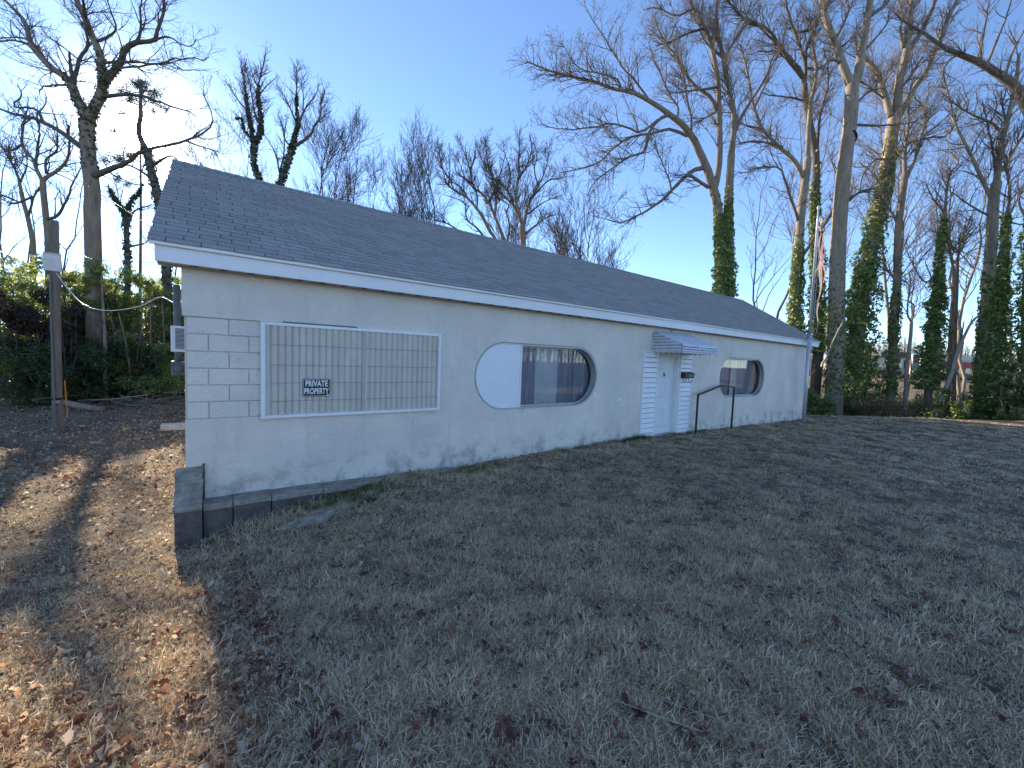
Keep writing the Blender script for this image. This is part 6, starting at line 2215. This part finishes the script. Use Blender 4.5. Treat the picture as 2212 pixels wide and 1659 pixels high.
# ------------------------------------------------------------------ ground cover
def scatter(name, pos, rot, scl, idx, protos, label=None):
    """one object: points carrying rotation, scale and choice, each replaced by one of the small meshes"""
    me = bpy.data.meshes.new(name)
    n = len(pos)
    me.vertices.add(n)
    me.vertices.foreach_set('co', np.ascontiguousarray(pos, np.float32).ravel())
    a = me.attributes.new('rot', 'FLOAT_VECTOR', 'POINT'); a.data.foreach_set('vector', np.ascontiguousarray(rot, np.float32).ravel())
    a = me.attributes.new('scl', 'FLOAT', 'POINT'); a.data.foreach_set('value', np.ascontiguousarray(scl, np.float32))
    a = me.attributes.new('pick', 'INT', 'POINT'); a.data.foreach_set('value', np.ascontiguousarray(idx, np.int32))
    o = bpy.data.objects.new(name, me)
    COL.objects.link(o)
    col = bpy.data.collections.new(name + '_kinds')
    for i, p in enumerate(protos):
        q = bpy.data.objects.new('%s_kind_%02d' % (name, i), p)
        col.objects.link(q)
    ng = bpy.data.node_groups.new(name + '_scatter', 'GeometryNodeTree')
    ng.interface.new_socket('Geometry', in_out='INPUT', socket_type='NodeSocketGeometry')
    ng.interface.new_socket('Geometry', in_out='OUTPUT', socket_type='NodeSocketGeometry')
    N, L = ng.nodes, ng.links
    gi = N.new('NodeGroupInput'); go = N.new('NodeGroupOutput')
    m2p = N.new('GeometryNodeMeshToPoints')
    ip = N.new('GeometryNodeInstanceOnPoints')
    ci = N.new('GeometryNodeCollectionInfo')
    ci.inputs['Collection'].default_value = col
    ci.inputs['Separate Children'].default_value = True
    ci.inputs['Reset Children'].default_value = True

    def attr(nm, ty):
        q = N.new('GeometryNodeInputNamedAttribute'); q.data_type = ty; q.inputs['Name'].default_value = nm
        return q.outputs['Attribute']
    L.new(gi.outputs[0], m2p.inputs['Mesh'])
    L.new(m2p.outputs[0], ip.inputs['Points'])
    L.new(ci.outputs[0], ip.inputs['Instance'])
    ip.inputs['Pick Instance'].default_value = True
    L.new(attr('pick', 'INT'), ip.inputs['Instance Index'])
    e2r = N.new('FunctionNodeEulerToRotation')
    L.new(attr('rot', 'FLOAT_VECTOR'), e2r.inputs[0])
    L.new(e2r.outputs[0], ip.inputs['Rotation'])
    L.new(attr('scl', 'FLOAT'), ip.inputs['Scale'])
    L.new(ip.outputs[0], go.inputs[0])
    md = o.modifiers.new('scatter', 'NODES')
    md.node_group = ng
    tag(o, label, kind='stuff')
    return o


def blade_tuft(n, rad, lo, hi, width, rg, lay=(.35, 1.35), mt='grass'):
    V, F = [], []
    for i in range(n):
        a = rg.uniform(0, 6.283); r = rad * math.sqrt(rg.random())
        p = np.array([r * math.cos(a), r * math.sin(a), -.004])
        b = a + rg.normal() * 1.2
        hd = np.array([math.cos(b), math.sin(b), 0]); sd = np.array([-math.sin(b), math.cos(b), 0])
        L_ = rg.uniform(lo, hi); e0 = rg.uniform(.0, .55); e1 = rg.uniform(*lay)
        k0 = len(V)
        S = 4
        tw = rg.normal() * .5; crl = rg.normal() * 1.1
        for s in range(S + 1):
            u = s / S
            w = width * (1 - .85 * u ** 1.5) * .5
            s2 = sd * math.cos(tw * u) + np.array([0, 0, 1]) * math.sin(tw * u) * .5
            b2 = b + crl * u; hd = np.array([math.cos(b2), math.sin(b2), 0])
            V += [tuple(p - s2 * w), tuple(p + s2 * w)]
            th = e0 + (e1 - e0) * u
            p = p + (hd * math.sin(th) + np.array([0, 0, math.cos(th)])) * L_ / S
            p[2] = max(p[2], .003)
        for s in range(S):
            F.append((k0 + 2 * s, k0 + 2 * s + 1, k0 + 2 * s + 3, k0 + 2 * s + 2))
    me = mesh_np('tuft', np.array(V), np.array(F))
    me.materials.append(M[mt])
    return me


def leaf_proto(rg, kind, mt='leaf'):
    """a dry curled leaf: outline of lobes, cupped and twisted, base at origin, about 1 unit long"""
    n = 7
    out = []
    for i in range(n + 1):
        u = i / n
        if kind == 0: w = .30 * math.sin(math.pi * u ** .8) ** .9                      # plain
        elif kind == 1: w = .36 * math.sin(math.pi * u ** .9) * (1 - .42 * (i % 2))     # oak like
        else: w = .52 * math.sin(math.pi * u ** 1.25) * (1 - .35 * ((i + 1) % 2))       # broad
        out.append((u, w * rg.uniform(.85, 1.1)))
    curl = rg.uniform(.5, 1.9); bend = rg.uniform(-.9, .9); tw = rg.uniform(-.7, .7)
    V = []
    for u, w in out:
        x = u - .5
        for s in (-1, 0, 1):
            y = s * w
            z = curl * y * y * 1.2 + bend * .4 * x * x + tw * x * y + rg.normal() * .012
            V.append((x, y * (1 - .25 * abs(curl) * w), z))
    F = []
    for i in range(n):
        for s in range(2):
            a = i * 3 + s
            F.append((a, a + 1, a + 4, a + 3))
    V += [(-.5, -.008, 0), (-.5, .008, 0), (-.72, .008, .03), (-.72, -.008, .03)]
    F.append((24, 25, 26, 27))
    me = mesh_np('leaf', np.array(V), np.array(F), smooth=True)
    me.materials.append(M[mt])
    return me


rg = np.random.default_rng(2024)
HEAD = math.atan2(CF[1], CF[0])


def polar(n, r0, r1, half, power=1.0):
    """points round the photographer's standpoint, thinning with distance"""
    u = rg.random(n)
    r = r0 * (r1 / r0) ** (u ** power)
    a = HEAD + rg.uniform(-half, half, n)
    return CAM[0] + r * np.cos(a), CAM[1] + r * np.sin(a), r


def clear(x, y):
    """outside the building, the ledge and the buttress"""
    inb = (x > -.04) & (x < BX1 + .02) & (y > -.01) & (y < BD + .2)
    led = (x > -.12) & (x < 3.3) & (y > -.28) & (y < 0.02) & (x < 2.2)
    but = (x > -.14) & (x < .14) & (y > -.36) & (y < .02)
    return ~(inb | led | but)


def slope_rot(x, y, n):
    e = .05
    gx_ = (ground_z(x + e, y) - ground_z(x - e, y)) / (2 * e); gy_ = (ground_z(x, y + e) - ground_z(x, y - e)) / (2 * e)
    return np.stack([np.arctan(gy_), -np.arctan(gx_), np.zeros(n)], -1)


def vnoise(x, y, s, k=0):
    return (np.sin(x * s + 1.3 * k) * np.sin(y * s * 1.1 + 2.1 * k) + np.sin(x * s * 2.3 + y * s * 1.7 + k) * .6 + np.sin(x * s * .7 - y * s * 3.1 + 2 * k) * .5) / 2.1


def vn(x, y, cell, seed=0):
    """smooth value noise, 0..1"""
    u = np.asarray(x) / cell + 1000.; v = np.asarray(y) / cell + 1000.
    i, j = np.floor(u).astype(np.int64), np.floor(v).astype(np.int64)
    a, b = u - i, v - j
    a = a * a * (3 - 2 * a); b = b * b * (3 - 2 * b)

    def h(p, q):
        k = (p * 374761393 + q * 668265263 + seed * 69069) & 0x7fffffff
        k = ((k ^ (k >> 13)) * 1274126177) & 0x7fffffff
        return ((k ^ (k >> 16)) % 100003) / 100003.
    return (h(i, j) * (1 - a) + h(i + 1, j) * a) * (1 - b) + (h(i, j + 1) * (1 - a) + h(i + 1, j + 1) * a) * b


def cover(x, y):
    return .66 * vn(x, y, .095, 1) + .24 * vn(x, y, .27, 2) + .10 * vn(x, y, 1.5, 3)


tufts = [blade_tuft(26, .075, .020, .052, .0042, rg, lay=(1.2, 2.6), mt='grass_mat') for _ in range(7)] + [blade_tuft(7, .10, .04, .105, .0046, rg, lay=(1.1, 2.7)) for _ in range(4)]
far_tufts = [blade_tuft(16, .13, .03, .085, .010, rg, lay=(1.0, 2.5), mt='grass' if k % 2 else 'grass_mat') for k in range(4)]
weed = [blade_tuft(40, .09, .05, .13, .004, rg, lay=(.1, .9), mt='green_grass') for _ in range(3)]
protos_g = tufts + far_tufts + weed

x, y, r = polar(190000, .55, 26, R_(76), .85)
leafy = (x < .2 + .11 * np.maximum(0, -y)) | (vnoise(x, y, 1.3, 3) > .75)      # the side yard is mostly leaf litter
keep = clear(x, y) & (edge_dist(x, y) * (x > 19.8) < 1.5) & ~((y > 9.5) & (x < 8)) & ~(y > 6)
keep &= ~((x < 0) & (rg.random(len(x)) < np.interp(y, [-6, -3, 0, 3, 7], [.35, .4, .5, .6, .8])))
keep &= rg.random(len(x)) < np.clip((cover(x, y) - .20) * 3.5, .25, 1)
x, y, r = x[keep], y[keep], r[keep]
n = len(x)
pick = np.where(r < 9.5, np.where(rg.random(n) < .58, rg.integers(0, 7, n), rg.integers(7, 11, n)), rg.integers(11, 15, n))
longg = (np.abs(y + .55) < .45) & (x > .1) & (x < 9) & (rg.random(n) < .55)
pick = np.where(longg, rg.integers(7, 11, n), pick)
rot = slope_rot(x, y, n); rot[:, 2] = rg.uniform(0, 6.28, n)
rot[:, 0] += rg.normal(size=n) * .12; rot[:, 1] += rg.normal(size=n) * .12
scl = rg.uniform(.5, 1.1, n) * np.clip(.75 + .7 * (cover(x, y) - .3), .7, 1.2) * np.where(r < 9.5, 1.0, np.interp(r, [9, 26], [.75, 1.15])) * np.where(longg, 1.35, 1)
pos = np.stack([x, y, ground_z(x, y)], -1)
# green weeds by the ledge and the door
gw = []
for (cx, cy, sx, sy, nn) in ((1.75, -.55, .35, .16, 90), (8.45, -.12, .25, .06, 40), (7.2, -.1, .8, .05, 40), (10.95, -.15, .3, .05, 24), (3.6, -.35, .6, .08, 26)):
    gw.append(np.stack([cx + rg.normal(size=nn) * sx, np.minimum(-.03 if cx > 3 else -.32, cy + rg.normal(size=nn) * sy)], -1))
gw = np.concatenate(gw)
gn = len(gw)
gr_ = np.zeros((gn, 3)); gr_[:, 2] = rg.uniform(0, 6.28, gn)
pos = np.concatenate([pos, np.stack([gw[:, 0], gw[:, 1], ground_z(gw[:, 0], gw[:, 1])], -1)])
rot = np.concatenate([rot, gr_]); scl = np.concatenate([scl, rg.uniform(.5, 1.1, gn)]); pick = np.concatenate([pick, rg.integers(15, 18, gn)])
scatter('grass', pos, rot, scl, pick, protos_g, 'dormant tan lawn grass with a few green weeds')

# fallen leaves: the largest in the picture are parts of the lawn, the others one mass
leaf_protos = [leaf_proto(rg, k % 3) for k in range(9)] + [leaf_proto(rg, k % 3, 'leaf_sunlit') for k in range(9)]


def leaf_points(n, r0, r1, half, fn):
    x, y, r = polar(n, r0, r1, half, .8)
    k = clear(x, y) & fn(x, y)
    x, y, r = x[k], y[k], r[k]
    return x, y, r


def lawn_leaf(x, y):
    c = np.clip((.52 - cover(x, y)) * 5, .0, 1) * np.clip((vn(x, y, .4, 9) - .15) * 1.6, .2, 1) * .6 + .12 + .5 * (y > -.22) * vn(x, y, .6, 4)
    return (x > .05) & (rg.random(len(x)) < c) & (edge_dist(x, y) * (x > 19.8) < 4) & (y < .2)


def yard_leaf(x, y):
    return (x < .35 + .1 * np.maximum(0, -y)) & (y < 17) & (x > -16)


xa, ya, ra = leaf_points(38000, .8, 24, R_(74), lawn_leaf)
xb, yb, rb = leaf_points(110000, .8, 24, R_(74), yard_leaf)
kk = rg.random(len(xb)) < np.clip(.55 + .45 * vnoise(xb, yb, 1.1, 4), .12, 1) * np.interp(rb, [1, 6, 20], [.6, .9, 1])
xb, yb, rb = xb[kk], yb[kk], rb[kk]
xc = rg.uniform(-15, -.1, 16000); yc = rg.uniform(1.0, 17, 16000)
kc = clear(xc, yc) & (rg.random(16000) < .25 + .75 * vn(xc, yc, 1.2, 7))
xc, yc = xc[kc], yc[kc]
lx = np.concatenate([xa, xb, xc]); ly = np.concatenate([ya, yb, yc]); lr = np.concatenate([ra, rb, np.hypot(xc - CAM[0], yc - CAM[1])])
n = len(lx)
ls = np.where(rg.random(n) < np.where((lr > 9) & (lx < 0), .5, .06), rg.uniform(.055, .09, n), rg.uniform(.022, .05, n))
lrot = slope_rot(lx, ly, n); lrot[:, 2] = rg.uniform(0, 6.28, n)
tilt = np.where(lx < .3, .62, .42)
lrot[:, 0] += rg.normal(size=n) * tilt; lrot[:, 1] += rg.normal(size=n) * tilt
lrot[:, 0] += np.where(rg.random(n) < .4, math.pi, 0)
lz = ground_z(lx, ly) + np.where(lx > .3, rg.uniform(.022, .052, n), rg.uniform(.012, .06, n))
lk = rg.integers(0, 9, n) + np.where((lx < .12 + .11 * np.maximum(0, -ly)) & (rg.random(n) < .78), 9, 0)  # lit leaf copy on the sunny side of the building's shadow edge
order = np.argsort(-(ls / lr))
# keep the individual leaves spread over lawn and yard
dq = np.stack([lx, ly, lz], -1) - CAM
inview = (np.abs(dq @ CR) < (dq @ CF) * 1.28) & ((dq @ CF) > .5) & (-(dq @ CU) < (dq @ CF) * .97)
order = order[inview[order]]
big = order[:286]
mask = np.ones(n, bool); mask[big] = False
for i in big:
    o = bpy.data.objects.new('leaf', leaf_protos[lk[i]])
    COL.objects.link(o)
    o.parent = lawn
    o.location = (lx[i], ly[i], lz[i]); o.rotation_euler = lrot[i]; o.scale = (ls[i],) * 3
lf = scatter('fallen_leaves', np.stack([lx, ly, lz], -1)[mask], lrot[mask], ls[mask], lk[mask], leaf_protos, 'dry brown fallen leaves strewn over lawn and side yard')

# a few twigs and straws lying on the lawn
tw = []
for i in range(60):
    x_, y_, r_ = polar(1, 1.2, 12, R_(60))
    x_, y_ = float(x_[0]), float(y_[0])
    if not clear(np.array([x_]), np.array([y_]))[0]: continue
    a = rg.uniform(0, 6.28); L_ = rg.uniform(.10, .42)
    e = np.array([math.cos(a), math.sin(a), 0]) * L_ / 2
    P = []
    for s in (-1, 0, 1):
        q = np.array([x_, y_, 0]) + e * s + rg.normal(size=3) * .012
        q[2] = float(ground_z(q[0], q[1])) + .035 + rg.uniform(0, .02)
        P.append(q)
    tw.append(tubes_np(resample(P, 6)[0][None], np.linspace(.0035, .002, 6)[None], 4))
V, F = join(tw)
tag(put('fallen_twigs', mesh_np('fallen_twigs', V, F), M['deadwood']), 'small dry twigs and straws lying on the lawn', kind='stuff')
# small pale pebbles and flakes by the foot of the wall
print('triangles in foliage and twigs', TRIS[0])
